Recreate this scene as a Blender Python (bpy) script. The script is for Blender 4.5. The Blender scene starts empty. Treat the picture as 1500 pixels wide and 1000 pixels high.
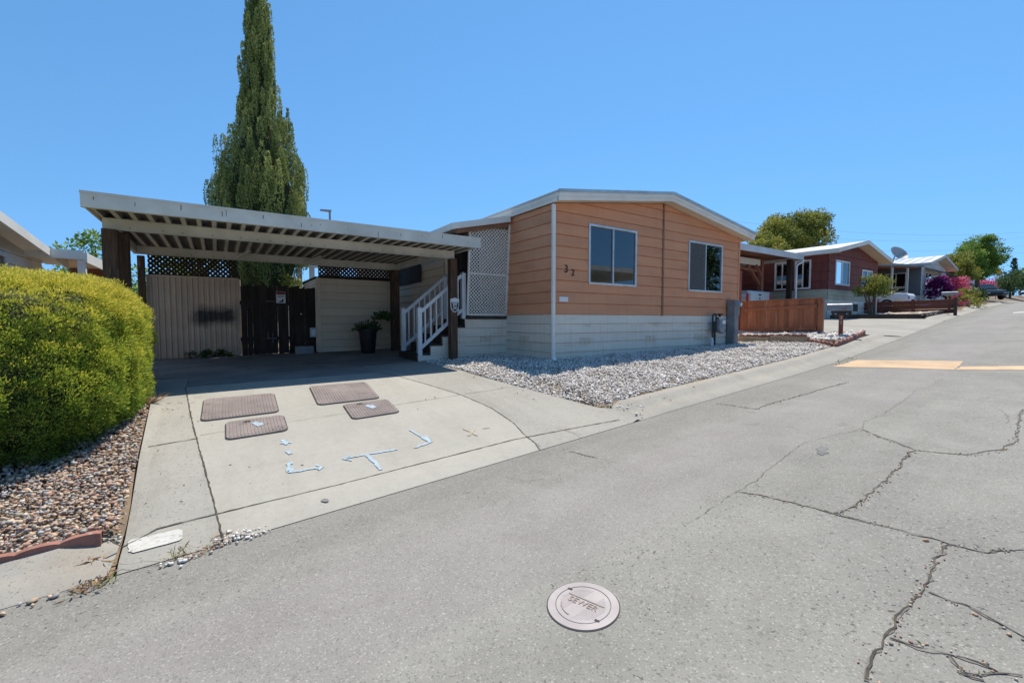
import bpy, bmesh, math, random
import numpy as np
from mathutils import Vector, Matrix

random.seed(7)
RNG = np.random.default_rng(11)
SC = bpy.context.scene
COL = SC.collection
R = math.radians

# ------------------------------------------------------------------ camera
YAW, PITCH, FPX = R(34.0), R(2.86), 640.0
cam_d = bpy.data.cameras.new("camera")
cam_d.sensor_width = 36.0
cam_d.lens = 36.0 * FPX / 1500.0
cam_d.clip_start, cam_d.clip_end = 0.05, 2000.0
cam = bpy.data.objects.new("camera", cam_d)
COL.objects.link(cam)
cam.location = (0, 0, 0)
cam.rotation_euler = (R(90) - PITCH, 0, -YAW)
SC.camera = cam
FWD = np.array([math.sin(YAW) * math.cos(PITCH), math.cos(YAW) * math.cos(PITCH), -math.sin(PITCH)])
RGT = np.array([math.cos(YAW), -math.sin(YAW), 0.0])
UPV = np.cross(RGT, FWD)

# ------------------------------------------------------------------ terrain
_ex = [-60, -12, 0, 8, 9.95, 14.5, 23.3, 39.8, 67.7, 120, 260]
_ey = [3.55, 3.55, 3.55, 3.56, 3.6, 3.85, 4.6, 6.2, 8.6, 11, 14]
_ez = [-5.4, -2.36, -1.545, -1.0, -.905, -.566, -.026, .73, 1.76, 2.9, 3.6]
_zx = [-60, -6, -2, 0, 2, 4, 5.73, 9, 12.76, 17, 23, 29, 43, 70, 120, 260]
_zz = [-2.4, -1.25, -1.0, -.97, -.955, -.93, -.83, -.78, -.72, -.2, .03, .25, 1.1, 2.4, 4.4, 7.0]
_g = np.linspace(-60, 260, 3201)
def _smooth(xs, ys, w):
    v = np.interp(_g, xs, ys)
    k = np.ones(w) / w
    vp = np.pad(v, (w, w), mode='edge')
    return np.convolve(np.convolve(vp, k, 'same'), k, 'same')[w:-w]
_EY, _EZ, _ZP = _smooth(_ex, _ey, 31), _smooth(_ex, _ez, 31), _smooth(_zx, _zz, 11)
_KX = [-60, -.63, -.6, 4.25, 4.45, 15.3, 15.75, 22.6, 23.4, 27.6, 28.2, 35, 35.6, 260]
_KK = [1, 1, 0, 0, 1, 1, 0, 0, 1, 1, 0, 0, 1, 1]
def edge(x): return np.interp(x, _g, _EY)
def kerbk(x): return np.interp(x, _KX, _KK)
def road_z(x, y):
    t = edge(x) - y
    return np.interp(x, _g, _EZ) + 0.018 * np.minimum(t, 3.5) - 0.018 * np.maximum(t - 3.5, 0)
def lot_z(x, y):
    e, z0, zp = edge(x), np.interp(x, _g, _EZ), np.interp(x, _g, _ZP)
    z0 = z0 + .02 + .09 * kerbk(x)
    far = np.maximum(7.0, e + 3.2)
    t = np.clip((y - e - .45) / (far - e - .45), 0, 1)
    up = np.where(x < 5, .025, .006) * np.clip(y - 7, 0, 8)
    return z0 * (1 - t) + zp * t + up
def surf(x, y):
    return float(road_z(x, y) if y < edge(x) else lot_z(x, y))
def gz(x, y): return float(lot_z(x, y))
def gp(px, py):
    """the point of the ground that the ray through photo position (px, py) meets"""
    d = FWD + RGT * ((px - 750) / FPX) + UPV * ((500 - py) / FPX)
    t, s = 1.0, .02
    while t < 200:
        p = d * t
        if p[2] <= surf(p[0], p[1]):
            a, b = t - s, t
            for _ in range(25):
                m = (a + b) / 2
                q = d * m
                if q[2] <= surf(q[0], q[1]): b = m
                else: a = m
            return d * b
        s = .02 + t * .004
        t += s
    return d * 60.0

# ------------------------------------------------------------------ materials
MATS = {}
class NT:
    def __init__(self, name):
        m = bpy.data.materials.new(name); m.use_nodes = True
        self.m, self.t = m, m.node_tree
        self.t.nodes.clear()
        MATS[name] = m
    def n(self, typ, **kw):
        nd = self.t.nodes.new(typ)
        for k, v in kw.items():
            if k == 'ins':
                for i, val in v.items(): nd.inputs[i].default_value = val
            else: setattr(nd, k, v)
        return nd
    def l(self, a, b): self.t.links.new(a, b)
    def math(self, op, a, b=None, c=None, clamp=False):
        nd = self.n('ShaderNodeMath', operation=op, use_clamp=clamp)
        for i, v in enumerate((a, b, c)):
            if v is None: continue
            if isinstance(v, (int, float)): nd.inputs[i].default_value = v
            else: self.l(v, nd.inputs[i])
        return nd.outputs[0]
    def mix(self, f, a, b, mode='MIX'):
        nd = self.n('ShaderNodeMix', data_type='RGBA', blend_type=mode)
        for i, v in ((0, f), (6, a), (7, b)):
            if isinstance(v, (int, float)): nd.inputs[i].default_value = v
            elif isinstance(v, tuple): nd.inputs[i].default_value = (*v[:3], 1)
            else: self.l(v, nd.inputs[i])
        return nd.outputs[2]
    def pos(self, stretch=None):
        g = self.n('ShaderNodeNewGeometry').outputs['Position']
        if stretch:
            mp = self.n('ShaderNodeMapping'); mp.inputs['Scale'].default_value = stretch
            self.l(g, mp.inputs[0]); g = mp.outputs[0]
        return g
    def noise(self, vec, scale, detail=4, rough=.6):
        nd = self.n('ShaderNodeTexNoise'); nd.inputs['Scale'].default_value = scale
        nd.inputs['Detail'].default_value = detail; nd.inputs['Roughness'].default_value = rough
        self.l(vec, nd.inputs['Vector']); return nd.outputs['Fac']
    def rng(self, v, a, b, c=0., d=1.):
        nd = self.n('ShaderNodeMapRange')
        self.l(v, nd.inputs[0])
        for i, x in enumerate((a, b, c, d)): nd.inputs[i + 1].default_value = x
        return nd.outputs[0]
    def attr(self, name): return self.n('ShaderNodeAttribute', attribute_name=name).outputs['Fac']
    def bump(self, h, strength, dist=.01):
        nd = self.n('ShaderNodeBump'); nd.inputs['Strength'].default_value = strength
        nd.inputs['Distance'].default_value = dist
        self.l(h, nd.inputs['Height']); return nd.outputs[0]
    def out(self, col, rough=.8, metal=0., spec=.3, normal=None, **kw):
        b = self.n('ShaderNodeBsdfPrincipled'); o = self.n('ShaderNodeOutputMaterial')
        if isinstance(col, tuple): b.inputs['Base Color'].default_value = (*col, 1)
        else: self.l(col, b.inputs['Base Color'])
        if isinstance(rough, (int, float)): b.inputs['Roughness'].default_value = rough
        else: self.l(rough, b.inputs['Roughness'])
        b.inputs['Metallic'].default_value = metal
        b.inputs['Specular IOR Level'].default_value = spec
        if normal is not None: self.l(normal, b.inputs['Normal'])
        for k, v in kw.items(): b.inputs[k].default_value = v
        self.l(b.outputs[0], o.inputs[0]); return b, o

def mk(name, c1, c2=None, scale=2., rough=.8, bump=.15, bscale=60., metal=0., tone=.25, stretch=None, spec=.3, spots=None, grime=.18, **kw):
    """painted or weathered surface: two colours mottled by noise, per-piece tone, optional spots (colour, scale, threshold)"""
    T = NT(name); p = T.pos(stretch)
    c2 = c2 or tuple(x * .8 for x in c1)
    n1 = T.noise(p, scale, 5)
    col = T.mix(T.rng(n1, .35, .68), c1, c2)
    if spots:
        n2 = T.noise(p, spots[1], 3)
        col = T.mix(T.rng(n2, spots[2], spots[2] + .08), col, spots[0])
    n3 = T.noise(T.pos(), scale * .33 + .1, 3)
    v = T.math('ADD', T.math('MULTIPLY', T.attr('tone'), tone), 1 - tone * .5)
    v = T.math('MULTIPLY', v, T.rng(n3, .3, .7, 1 - grime, 1 + grime * .4))
    hsv = T.n('ShaderNodeHueSaturation'); T.l(col, hsv.inputs['Color']); T.l(v, hsv.inputs['Value'])
    nm = None
    if bump: nm = T.bump(T.noise(p, bscale, 4), bump, .008)
    rg = T.rng(n1, .3, .7, max(rough - .08, .03), min(rough + .08, 1))
    T.out(hsv.outputs[0], rg, metal, spec, nm, **kw)
    return T.m

def leafmat(name, cols, trans=.3, rough=.6, tipmix=None):
    """foliage: colour runs along the tone attribute through cols"""
    T = NT(name)
    a = T.attr('tone')
    rp = T.n('ShaderNodeValToRGB'); el = rp.color_ramp.elements
    while len(el) < len(cols): el.new(.5)
    for i, c in enumerate(cols):
        el[i].position = i / (len(cols) - 1); el[i].color = (*c, 1)
    T.l(a, rp.inputs[0])
    b = T.n('ShaderNodeBsdfPrincipled'); b.inputs['Roughness'].default_value = rough
    b.inputs['Specular IOR Level'].default_value = .25
    T.l(rp.outputs[0], b.inputs['Base Color'])
    tr = T.n('ShaderNodeBsdfTranslucent'); T.l(rp.outputs[0], tr.inputs[0])
    mx = T.n('ShaderNodeMixShader'); mx.inputs[0].default_value = trans
    T.l(b.outputs[0], mx.inputs[1]); T.l(tr.outputs[0], mx.inputs[2])
    o = T.n('ShaderNodeOutputMaterial'); T.l(mx.outputs[0], o.inputs[0])
    return T.m

def glassmat(name, tint=(.75, .8, .8), boost=1.6, base=.06):
    T = NT(name)
    fr = T.n('ShaderNodeFresnel'); fr.inputs[0].default_value = 1.5
    f = T.math('ADD', T.math('MULTIPLY', fr.outputs[0], boost), base, clamp=True)
    tr = T.n('ShaderNodeBsdfTransparent'); tr.inputs[0].default_value = (*tint, 1)
    gl = T.n('ShaderNodeBsdfGlossy'); gl.inputs['Roughness'].default_value = .015
    gl.inputs[0].default_value = (.9, .95, 1, 1)
    wn = T.noise(T.pos(), .9, 1)
    T.l(T.bump(wn, .06, .02), gl.inputs['Normal'])
    mx = T.n('ShaderNodeMixShader'); T.l(f, mx.inputs[0]); T.l(tr.outputs[0], mx.inputs[1]); T.l(gl.outputs[0], mx.inputs[2])
    o = T.n('ShaderNodeOutputMaterial'); T.l(mx.outputs[0], o.inputs[0])
    return T.m

# ------------------------------------------------------------------ objects
WORLD = {}
def tag(o, label=None, cat=None, group=None, kind=None):
    if label: o['label'] = label
    if cat: o['category'] = cat
    if group: o['group'] = group
    if kind: o['kind'] = kind
    return o
def thing(name, label, cat, loc=(0, 0, 0), rz=0., group=None):
    o = bpy.data.objects.new(name, None); COL.objects.link(o)
    o.empty_display_size = .2
    o.location = tuple(float(v) for v in loc); o.rotation_euler = (0, 0, rz)
    WORLD[o.name] = Matrix.Translation(Vector(o.location)) @ Matrix.Rotation(rz, 4, 'Z')
    return tag(o, label, cat, group)
def copy_tree(o, parent=None):
    c = o.copy(); COL.objects.link(c); c.parent = parent
    WORLD[c.name] = WORLD.get(o.name, Matrix())
    for ch in [q for q in bpy.data.objects if q.parent == o]: copy_tree(ch, c)
    return c

class MB:
    def __init__(self, tone=.5):
        self.v, self.f, self.t, self.tone, self.attr = [], [], [], tone, None
    def add(self, vs, fs, tone=None):
        b = len(self.v)
        self.v += [tuple(float(c) for c in p) for p in vs]
        for f in fs: self.f.append(tuple(i + b for i in f)); self.t.append(self.tone if tone is None else tone)
        return self
    def quad(self, a, b, c, d, tone=None): return self.add([a, b, c, d], [(0, 1, 2, 3)], tone)
    def poly(self, pts, tone=None): return self.add(pts, [tuple(range(len(pts)))], tone)
    def box(self, x0, x1, y0, y1, z0, z1, tone=None):
        return self.hexa([(x0, y0), (x1, y0), (x1, y1), (x0, y1)], z0, z1, tone)
    def hexa(self, pts, z0, z1, tone=None):
        n = len(pts)
        zb = z0 if hasattr(z0, '__len__') else [z0] * n
        zt = z1 if hasattr(z1, '__len__') else [z1] * n
        vs = [(p[0], p[1], zb[i]) for i, p in enumerate(pts)] + [(p[0], p[1], zt[i]) for i, p in enumerate(pts)]
        fs = [tuple(range(n - 1, -1, -1)), tuple(range(n, 2 * n))] + [(i, (i + 1) % n, n + (i + 1) % n, n + i) for i in range(n)]
        return self.add(vs, fs, tone)
    def bar(self, p, q, w, h, up=(0, 0, 1), tone=None):
        """square bar from p to q, w across, h along up"""
        p, q, up = Vector(p), Vector(q), Vector(up)
        d = (q - p).normalized(); s = d.cross(up)
        if s.length < 1e-4: s = d.cross(Vector((0, 1, 0)))
        s.normalize(); u = s.cross(d).normalized()
        s, u = s * w / 2, u * h / 2
        vs = [p - s - u, p + s - u, p + s + u, p - s + u, q - s - u, q + s - u, q + s + u, q - s + u]
        return self.add(vs, [(3, 2, 1, 0), (4, 5, 6, 7), (0, 1, 5, 4), (1, 2, 6, 5), (2, 3, 7, 6), (3, 0, 4, 7)], tone)
    def tube(self, pts, r, n=8, tone=None, cap=True):
        pts = [Vector(p) for p in pts]
        rs = r if hasattr(r, '__len__') else [r] * len(pts)
        vs, fs = [], []
        ref = None
        for i, p in enumerate(pts):
            d = (pts[min(i + 1, len(pts) - 1)] - pts[max(i - 1, 0)]).normalized()
            if ref is None:
                ref = d.cross(Vector((0, 0, 1)))
                if ref.length < 1e-3: ref = Vector((1, 0, 0))
            s = (ref - d * ref.dot(d)).normalized(); ref = s; u = d.cross(s)
            for k in range(n):
                a = 2 * math.pi * k / n
                vs.append(p + (s * math.cos(a) + u * math.sin(a)) * rs[i])
        for i in range(len(pts) - 1):
            for k in range(n):
                fs.append((i * n + k, i * n + (k + 1) % n, (i + 1) * n + (k + 1) % n, (i + 1) * n + k))
        if cap:
            fs.append(tuple(range(n - 1, -1, -1))); fs.append(tuple(range((len(pts) - 1) * n, len(pts) * n)))
        return self.add(vs, fs, tone)
    def lathe(self, c, prof, n=20, tone=None, axis='z'):
        """prof: list of (radius, height)"""
        vs, fs = [], []
        for r, h in prof:
            for k in range(n):
                a = 2 * math.pi * k / n
                q = (r * math.cos(a), r * math.sin(a), h)
                if axis == 'y': q = (q[0], q[2], q[1])
                if axis == 'x': q = (q[2], q[0], q[1])
                vs.append((c[0] + q[0], c[1] + q[1], c[2] + q[2]))
        for i in range(len(prof) - 1):
            for k in range(n):
                fs.append((i * n + k, i * n + (k + 1) % n, (i + 1) * n + (k + 1) % n, (i + 1) * n + k))
        fs.append(tuple(range(n - 1, -1, -1))); fs.append(tuple(range((len(prof) - 1) * n, len(prof) * n)))
        return self.add(vs, fs, tone)
    def build(self, name, mat, parent=None, local=False, smooth=False, bevel=0., label=None):
        me = bpy.data.meshes.new(name)
        vs = self.v
        W = WORLD.get(parent.name) if parent else None
        if W is not None and not local:
            Wi = W.inverted(); vs = [tuple(Wi @ Vector(p)) for p in vs]
        me.from_pydata(vs, [], self.f)
        a = me.attributes.new('tone', 'FLOAT', 'FACE'); a.data.foreach_set('value', self.t)
        if self.attr:
            a = me.attributes.new(self.attr[0], 'FLOAT', 'POINT'); a.data.foreach_set('value', self.attr[1])
        me.materials.append(MATS[mat] if isinstance(mat, str) else mat)
        bm = bmesh.new(); bm.from_mesh(me)
        bmesh.ops.recalc_face_normals(bm, faces=bm.faces)
        if bevel:
            es = [e for e in bm.edges if len(e.link_faces) == 2 and e.calc_face_angle(0) > .6]
            bmesh.ops.bevel(bm, geom=es, offset=bevel, segments=2, affect='EDGES', profile=.6, clamp_overlap=True)
        bm.to_mesh(me); bm.free()
        if smooth:
            me.polygons.foreach_set('use_smooth', [True] * len(me.polygons))
            if smooth != 'all':
                try: me.set_sharp_from_angle(angle=R(38))
                except Exception: pass
        o = bpy.data.objects.new(name, me); COL.objects.link(o)
        if parent is not None:
            o.parent = parent; WORLD[o.name] = WORLD[parent.name]
        else: WORLD[o.name] = Matrix()
        if label: o['label'] = label
        return o

def np_mesh(name, V, F, tone, mat, parent=None, smooth=False):
    """fast mesh from numpy arrays; F is (n, k) of one face size; tone per face"""
    me = bpy.data.meshes.new(name)
    V = np.asarray(V, np.float32); F = np.asarray(F, np.int32); k = F.shape[1]
    if parent is not None and parent.name in WORLD:
        Wi = np.array(WORLD[parent.name].inverted()); V = V @ Wi[:3, :3].T + Wi[:3, 3]
    me.vertices.add(len(V)); me.vertices.foreach_set('co', np.ascontiguousarray(V, np.float32).ravel())
    me.loops.add(F.size); me.loops.foreach_set('vertex_index', F.ravel())
    me.polygons.add(len(F)); me.polygons.foreach_set('loop_start', np.arange(0, F.size, k, dtype=np.int32))
    me.update(calc_edges=True)
    a = me.attributes.new('tone', 'FLOAT', 'FACE'); a.data.foreach_set('value', np.asarray(tone, np.float32))
    me.materials.append(MATS[mat])
    if smooth: me.polygons.foreach_set('use_smooth', np.ones(len(F), bool))
    o = bpy.data.objects.new(name, me); COL.objects.link(o)
    if parent is not None: o.parent = parent; WORLD[o.name] = WORLD[parent.name]
    else: WORLD[o.name] = Matrix()
    return o

def unit(a): return a / np.maximum(np.linalg.norm(a, axis=1, keepdims=True), 1e-9)
def blades(P, D, L, Wd, tone, rng=RNG):
    """diamond leaves: base P, direction D, length L, width Wd -> V, F, tone"""
    n = len(P); D = unit(D)
    S = unit(np.cross(D, rng.normal(size=(n, 3)))); N = np.cross(D, S)
    L = np.broadcast_to(L, (n,))[:, None]; Wd = np.broadcast_to(Wd, (n,))[:, None]
    m = P + D * L * .5 + N * L * .08
    V = np.stack([P, m - S * Wd * .5, P + D * L, m + S * Wd * .5], 1).reshape(-1, 3)
    F = np.arange(4 * n).reshape(n, 4)
    return V, F, np.broadcast_to(tone, (n,))
def join(parts):
    V, F, T, b = [], [], [], 0
    for v, f, t in parts: V.append(v); F.append(f + b); T.append(t); b += len(v)
    return np.concatenate(V), np.concatenate(F), np.concatenate(T)

_ico = None
def ico(sub):
    bm = bmesh.new(); bmesh.ops.create_icosphere(bm, subdivisions=sub, radius=1.0)
    v = np.array([p.co[:] for p in bm.verts]); f = np.array([[q.index for q in p.verts] for p in bm.faces])
    bm.free(); return v, f
def stones(P, size, sub=1, flat=(.45, .8), rough=.25, rng=RNG):
    """a stone of its own shape at every point of P"""
    v, f = ico(sub); n = len(P)
    s = size * (rng.lognormal(0, .3, n))
    sc = np.stack([rng.uniform(.75, 1.35, n), rng.uniform(.7, 1.1, n), rng.uniform(*flat, n)], 1) * s[:, None]
    V = v[None] * (1 + rng.uniform(-rough, rough, (n, len(v), 1))) * sc[:, None, :]
    a, b, c = rng.uniform(0, 6.28, n), rng.normal(0, .35, n), rng.normal(0, .35, n)
    ca, sa = np.cos(a), np.sin(a); cb, sb = np.cos(b), np.sin(b)
    x, y, z = V[..., 0], V[..., 1], V[..., 2]
    y, z = y * cb[:, None] - z * sb[:, None], y * sb[:, None] + z * cb[:, None]
    cc, s2 = np.cos(c)[:, None], np.sin(c)[:, None]
    x, z = x * cc - z * s2, x * s2 + z * cc
    x, y = x * ca[:, None] - y * sa[:, None], x * sa[:, None] + y * ca[:, None]
    V = np.stack([x, y, z], -1) + P[:, None, :]
    F = f[None] + (np.arange(n) * len(v))[:, None, None]
    T = np.repeat(rng.uniform(0, 1, n), len(f))
    return V.reshape(-1, 3), F.reshape(-1, 3), T

# ------------------------------------------------------------------ walls
def clip(poly, a, b, c):
    """keep the side a*s + b*z <= c"""
    out = []
    for i in range(len(poly)):
        p, q = poly[i], poly[(i + 1) % len(poly)]
        dp, dq = a * p[0] + b * p[1] - c, a * q[0] + b * q[1] - c
        if dp <= 0: out.append(p)
        if dp * dq < 0:
            t = dp / (dp - dq); out.append((p[0] + (q[0] - p[0]) * t, p[1] + (q[1] - p[1]) * t))
    return out
def siding(mb, p0, p1, z0, z1, board=.22, holes=(), tops=(), slant=.016, base=.003, rng=random):
    """lap boards on the wall p0 -> p1 (outside on the right of that direction); holes (s0, s1, z0, z1); tops: half planes (a, b, c)"""
    p0, p1 = Vector((*p0, 0)), Vector((*p1, 0)); L = (p1 - p0).length
    d = (p1 - p0) / L; nrm = Vector((d.y, -d.x, 0))
    def P(s, z, n): q = p0 + d * s + nrm * n; return (q.x, q.y, z)
    nb = max(1, math.ceil((z1 - z0) / board - .01))
    for k in range(nb):
        za, zb = z0 + k * board, min(z0 + (k + 1) * board, z1)
        cuts = sorted({za, zb, *[h for q in holes for h in (q[2], q[3]) if za < h < zb]})
        tone = rng.uniform(.2, .8)
        gr = min(.011, board * .05) if slant > .01 else 0.
        depth = lambda z: (base + slant * (1 - (z - za) / board)) if z <= zb - gr + 1e-6 or gr == 0 else -.012
        if gr: cuts = sorted(set(cuts) | {zb - gr})
        for a, b in zip(cuts[:-1], cuts[1:]):
            hs = sorted([(q[0], q[1]) for q in holes if q[2] < b - 1e-5 and q[3] > a + 1e-5])
            s = 0.; iv = []
            for h0, h1 in hs:
                iv.append((s, h0)); s = h1
            iv.append((s, L))
            for s0, s1 in iv:
                if s1 - s0 < 1e-4: continue
                nseg = max(1, int((s1 - s0) / 2.4))
                pl = [(s0, a), (s1, a), (s1, b), (s0, b)]
                for t in tops: pl = clip(pl, *t) if pl else pl
                if len(pl) > 2: mb.poly([P(q[0], q[1], depth(q[1])) for q in pl], tone)
                if a == za:
                    q0, q1 = s0, s1
                    for (ta, tb, tc) in tops:
                        if ta > 1e-9: q1 = min(q1, (tc - tb * a) / ta)
                        if ta < -1e-9: q0 = max(q0, (tc - tb * a) / ta)
                    if q1 - q0 > 1e-3:
                        mb.quad(P(q0, a, -.012 if gr else 0), P(q1, a, -.012 if gr else 0), P(q1, a, base + slant), P(q0, a, base + slant), tone)
    return mb
def lattice(mb, O, U, Vv, w, h, pitch=.095, slat=.032, th=.006, tone=None):
    """diagonal slats in the panel O + U*[0,w] + V*[0,h]; U, V unit vectors"""
    O, U, Vv = Vector(O), Vector(U), Vector(Vv); N = U.cross(Vv)
    for sgn, off in ((1, th / 2), (-1, -th / 2)):
        k = -int(h / pitch) - 2
        while k * pitch < w + h + pitch:
            c = k * pitch
            pl = [(0, 0), (w, 0), (w, h), (0, h)]
            hw = slat * .7071
            # band |s - sgn*z - c'| <= hw
            cc = c - (0 if sgn < 0 else 0)
            a, b = (1, -1) if sgn > 0 else (1, 1)
            c0 = c - h if sgn > 0 else c
            pl = clip(pl, a, b, c0 + hw); pl = clip(pl, -a, -b, -(c0 - hw)) if len(pl) > 2 else []
            if len(pl) > 2:
                for n in (off - th / 2 + .0003, off + th / 2 - .0003):
                    mb.poly([O + U * q[0] + Vv * q[1] + N * n for q in pl], tone)
                m = len(pl)
                for i in range(m):
                    q, r = pl[i], pl[(i + 1) % m]
                    mb.quad(*[O + U * x[0] + Vv * x[1] + N * n for x, n in ((q, off - th / 2), (r, off - th / 2), (r, off + th / 2), (q, off + th / 2))], tone)
            k += 1
    return mb
def text_mesh(name, body, size, mat, parent, loc, rot, extrude=.004):
    cu = bpy.data.curves.new(name, 'FONT'); cu.body = body; cu.size = size; cu.extrude = extrude
    cu.align_x = 'CENTER'; cu.align_y = 'CENTER'
    t = bpy.data.objects.new(name + '_tmp', cu); COL.objects.link(t)
    bpy.context.view_layer.update()
    me = bpy.data.meshes.new_from_object(t.evaluated_get(bpy.context.evaluated_depsgraph_get()))
    bpy.data.objects.remove(t)
    M = Matrix.Translation(Vector(loc)) @ rot.to_4x4()
    if parent is not None: M = WORLD[parent.name].inverted() @ M
    me.transform(M); me.materials.clear(); me.materials.append(MATS[mat])
    o = bpy.data.objects.new(name, me); COL.objects.link(o)
    if parent is not None: o.parent = parent; WORLD[o.name] = WORLD[parent.name]
    return o
# ------------------------------------------------------------------ light
SC.view_settings.view_transform = 'Standard'; SC.view_settings.look = 'None'
SC.view_settings.exposure = EXPOSURE = 0.93; SC.view_settings.gamma = 1.0
SC.cycles.use_denoising = True
SC.cycles.max_bounces = 8; SC.cycles.diffuse_bounces = 5; SC.cycles.transparent_max_bounces = 24
SUN = Vector((1.15, .76, 3.45)).normalized()
w = bpy.data.worlds.new("World"); SC.world = w; w.use_nodes = True
wt = w.node_tree; wt.nodes.clear()
sky = wt.nodes.new('ShaderNodeTexSky'); sky.sky_type = 'NISHITA'; sky.sun_disc = False
sky.sun_elevation = math.asin(SUN.z); sky.sun_rotation = math.atan2(SUN.x, SUN.y)
sky.air_density = 1.0; sky.dust_density = 0.05; sky.ozone_density = 4.0; sky.altitude = 300
hs = wt.nodes.new('ShaderNodeHueSaturation'); hs.inputs['Saturation'].default_value = 1.15; hs.inputs['Hue'].default_value = .491
bg = wt.nodes.new('ShaderNodeBackground'); bg.inputs['Strength'].default_value = .104
wo = wt.nodes.new('ShaderNodeOutputWorld')
tc = wt.nodes.new('ShaderNodeTexCoord'); mpg = wt.nodes.new('ShaderNodeMapping'); mpg.inputs['Scale'].default_value = (1, 1, .78); mpg.inputs['Location'].default_value = (0, 0, .22)
wt.links.new(tc.outputs['Generated'], mpg.inputs[0]); wt.links.new(mpg.outputs[0], sky.inputs[0])
wt.links.new(sky.outputs[0], hs.inputs['Color']); wt.links.new(hs.outputs[0], bg.inputs[0]); wt.links.new(bg.outputs[0], wo.inputs[0])
sl = bpy.data.lights.new("sun", 'SUN'); sl.energy = 3.3; sl.angle = R(.53); sl.color = (1, .93, .81)
so = bpy.data.objects.new("sun", sl); COL.objects.link(so)
so.rotation_euler = (-SUN).to_track_quat('-Z', 'Y').to_euler()

# ------------------------------------------------------------------ materials
mk('dirt', (.26, .2, .14), (.17, .13, .09), 3, .95, .5, 40)
mk('far_ground', (.3, .27, .2), (.2, .2, .12), .3, .95, .3, 10)
mk('concrete_stained', (.27, .26, .245), (.17, .165, .165), .9, .9, .4, 120, tone=.1, spots=((.13, .13, .13), 3.3, .62), grime=.3)
mk('crack', (.055, .05, .043), (.115, .1, .08), 22, 1, .5, 80, tone=.3)
mk('white_marking', (.52, .51, .475), (.43, .415, .385), 18, .85, .1, 90, spots=((.30, .285, .26), 26, .56))
mk('tan_paint', (.56, .40, .25), (.46, .33, .215), 2.2, .9, .3, 120, spots=((.33, .29, .23), 12, .66))
mk('blue_paint', (.35, .51, .65), (.34, .40, .43), 26, .85, .1, 90, spots=((.335, .32, .285), 60, .51))
mk('rust_paint', (.42, .35, .25), (.36, .335, .285), 20, .85, .1, 90)

T = NT('asphalt')   # sun bleached asphalt: coarse strip by the gutter, smoother repaved strip, older slab towards the middle
p = T.pos(); t = T.attr('t')
tw = T.math('ADD', t, T.math('MULTIPLY', T.math('SUBTRACT', T.noise(p, 1.3, 4), .5), .3))
strip = T.math('MULTIPLY', T.rng(tw, .70, .86), T.rng(tw, 1.72, 1.77, 1, 0))
c = T.mix(T.rng(T.noise(p, 2.6, 7), .32, .68), (.208, .2, .178), (.262, .252, .226))
c = T.mix(T.math('MULTIPLY', strip, .85), c, T.mix(T.rng(T.noise(p, 1.6, 6), .35, .65), (.222, .205, .192), (.262, .243, .23)))
gut = T.rng(tw, .78, .3, 0, 1)
c = T.mix(T.math('MULTIPLY', gut, .55), c, (.172, .165, .146))
sm = T.n('ShaderNodeMapping'); sm.inputs['Scale'].default_value = (.22, 1.6, 1); T.l(p, sm.inputs[0])   # tyre polished streaks along the street
c = T.mix(T.rng(T.noise(sm.outputs[0], 1.5, 5), .42, .68, 0, .35), c, (.285, .275, .252))
c = T.mix(T.rng(T.noise(p, .55, 5), .46, .68, 0, .5), c, (.178, .172, .156))
c = T.mix(T.math('MULTIPLY', T.rng(T.noise(p, 3.1, 3), .66, .74), .4), c, (.15, .145, .135))
vo = T.n('ShaderNodeTexVoronoi'); vo.inputs['Scale'].default_value = 130; T.l(p, vo.inputs['Vector'])
gsep = T.n('ShaderNodeSeparateColor'); T.l(vo.outputs['Color'], gsep.inputs[0])
c = T.mix(T.math('MULTIPLY', T.rng(gsep.outputs[0], .86, .98), .55), c, (.40, .385, .35))
c = T.mix(T.math('MULTIPLY', T.rng(gsep.outputs[1], .86, .96), .5), c, (.12, .115, .105))
rough_m = T.math('SUBTRACT', 1.0, T.math('MULTIPLY', strip, .7))
pat = T.rng(T.noise(p, 1.1, 3), .4, .62)
pit = T.noise(p, 42, 4)
pitm = T.math('MULTIPLY', T.math('MULTIPLY', T.rng(pit, .62, .69), rough_m), T.math('ADD', T.math('MULTIPLY', pat, .7), .3))
c = T.mix(T.math('MULTIPLY', pitm, .85), c, (.06, .057, .05))
hgt = T.math('SUBTRACT', T.math('ADD', T.noise(p, 120, 3), T.math('MULTIPLY', T.noise(p, 9, 3), 1.5)), T.math('MULTIPLY', pitm, 1.0))
T.out(c, .93, 0, .25, T.bump(hgt, .7, .007))

def concrete(name, c1, c2, stain, pitc, rough=.3, stk=.35):
    T = NT(name); p = T.pos()
    c = T.mix(T.rng(T.noise(p, 1.1, 6), .33, .67), c1, c2)
    sm = T.n('ShaderNodeMapping'); sm.inputs['Scale'].default_value = (1.6, .25, 1); T.l(p, sm.inputs[0])
    c = T.mix(T.rng(T.noise(sm.outputs[0], 1.7, 5), .48, .7, 0, stk), c, stain)
    c = T.mix(T.rng(T.noise(p, 2.7, 4), .6, .72, 0, .35), c, stain)
    c = T.mix(T.rng(T.noise(p, .8, 3), .62, .7, 0, .3), c, (stain[0] * 1.15, stain[1] * .95, stain[2] * .75))
    c = T.mix(T.rng(T.noise(p, 14, 5), .3, .7, .0, .25), c, (c1[0] * 1.25, c1[1] * 1.24, c1[2] * 1.22))
    pm = T.rng(T.noise(p, 60, 4), .60, .68)
    c = T.mix(T.math('MULTIPLY', pm, rough), c, pitc)
    T.out(c, .9, 0, .25, T.bump(T.math('SUBTRACT', T.noise(p, 150, 3), T.math('MULTIPLY', pm, .8)), .45, .005))
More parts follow.
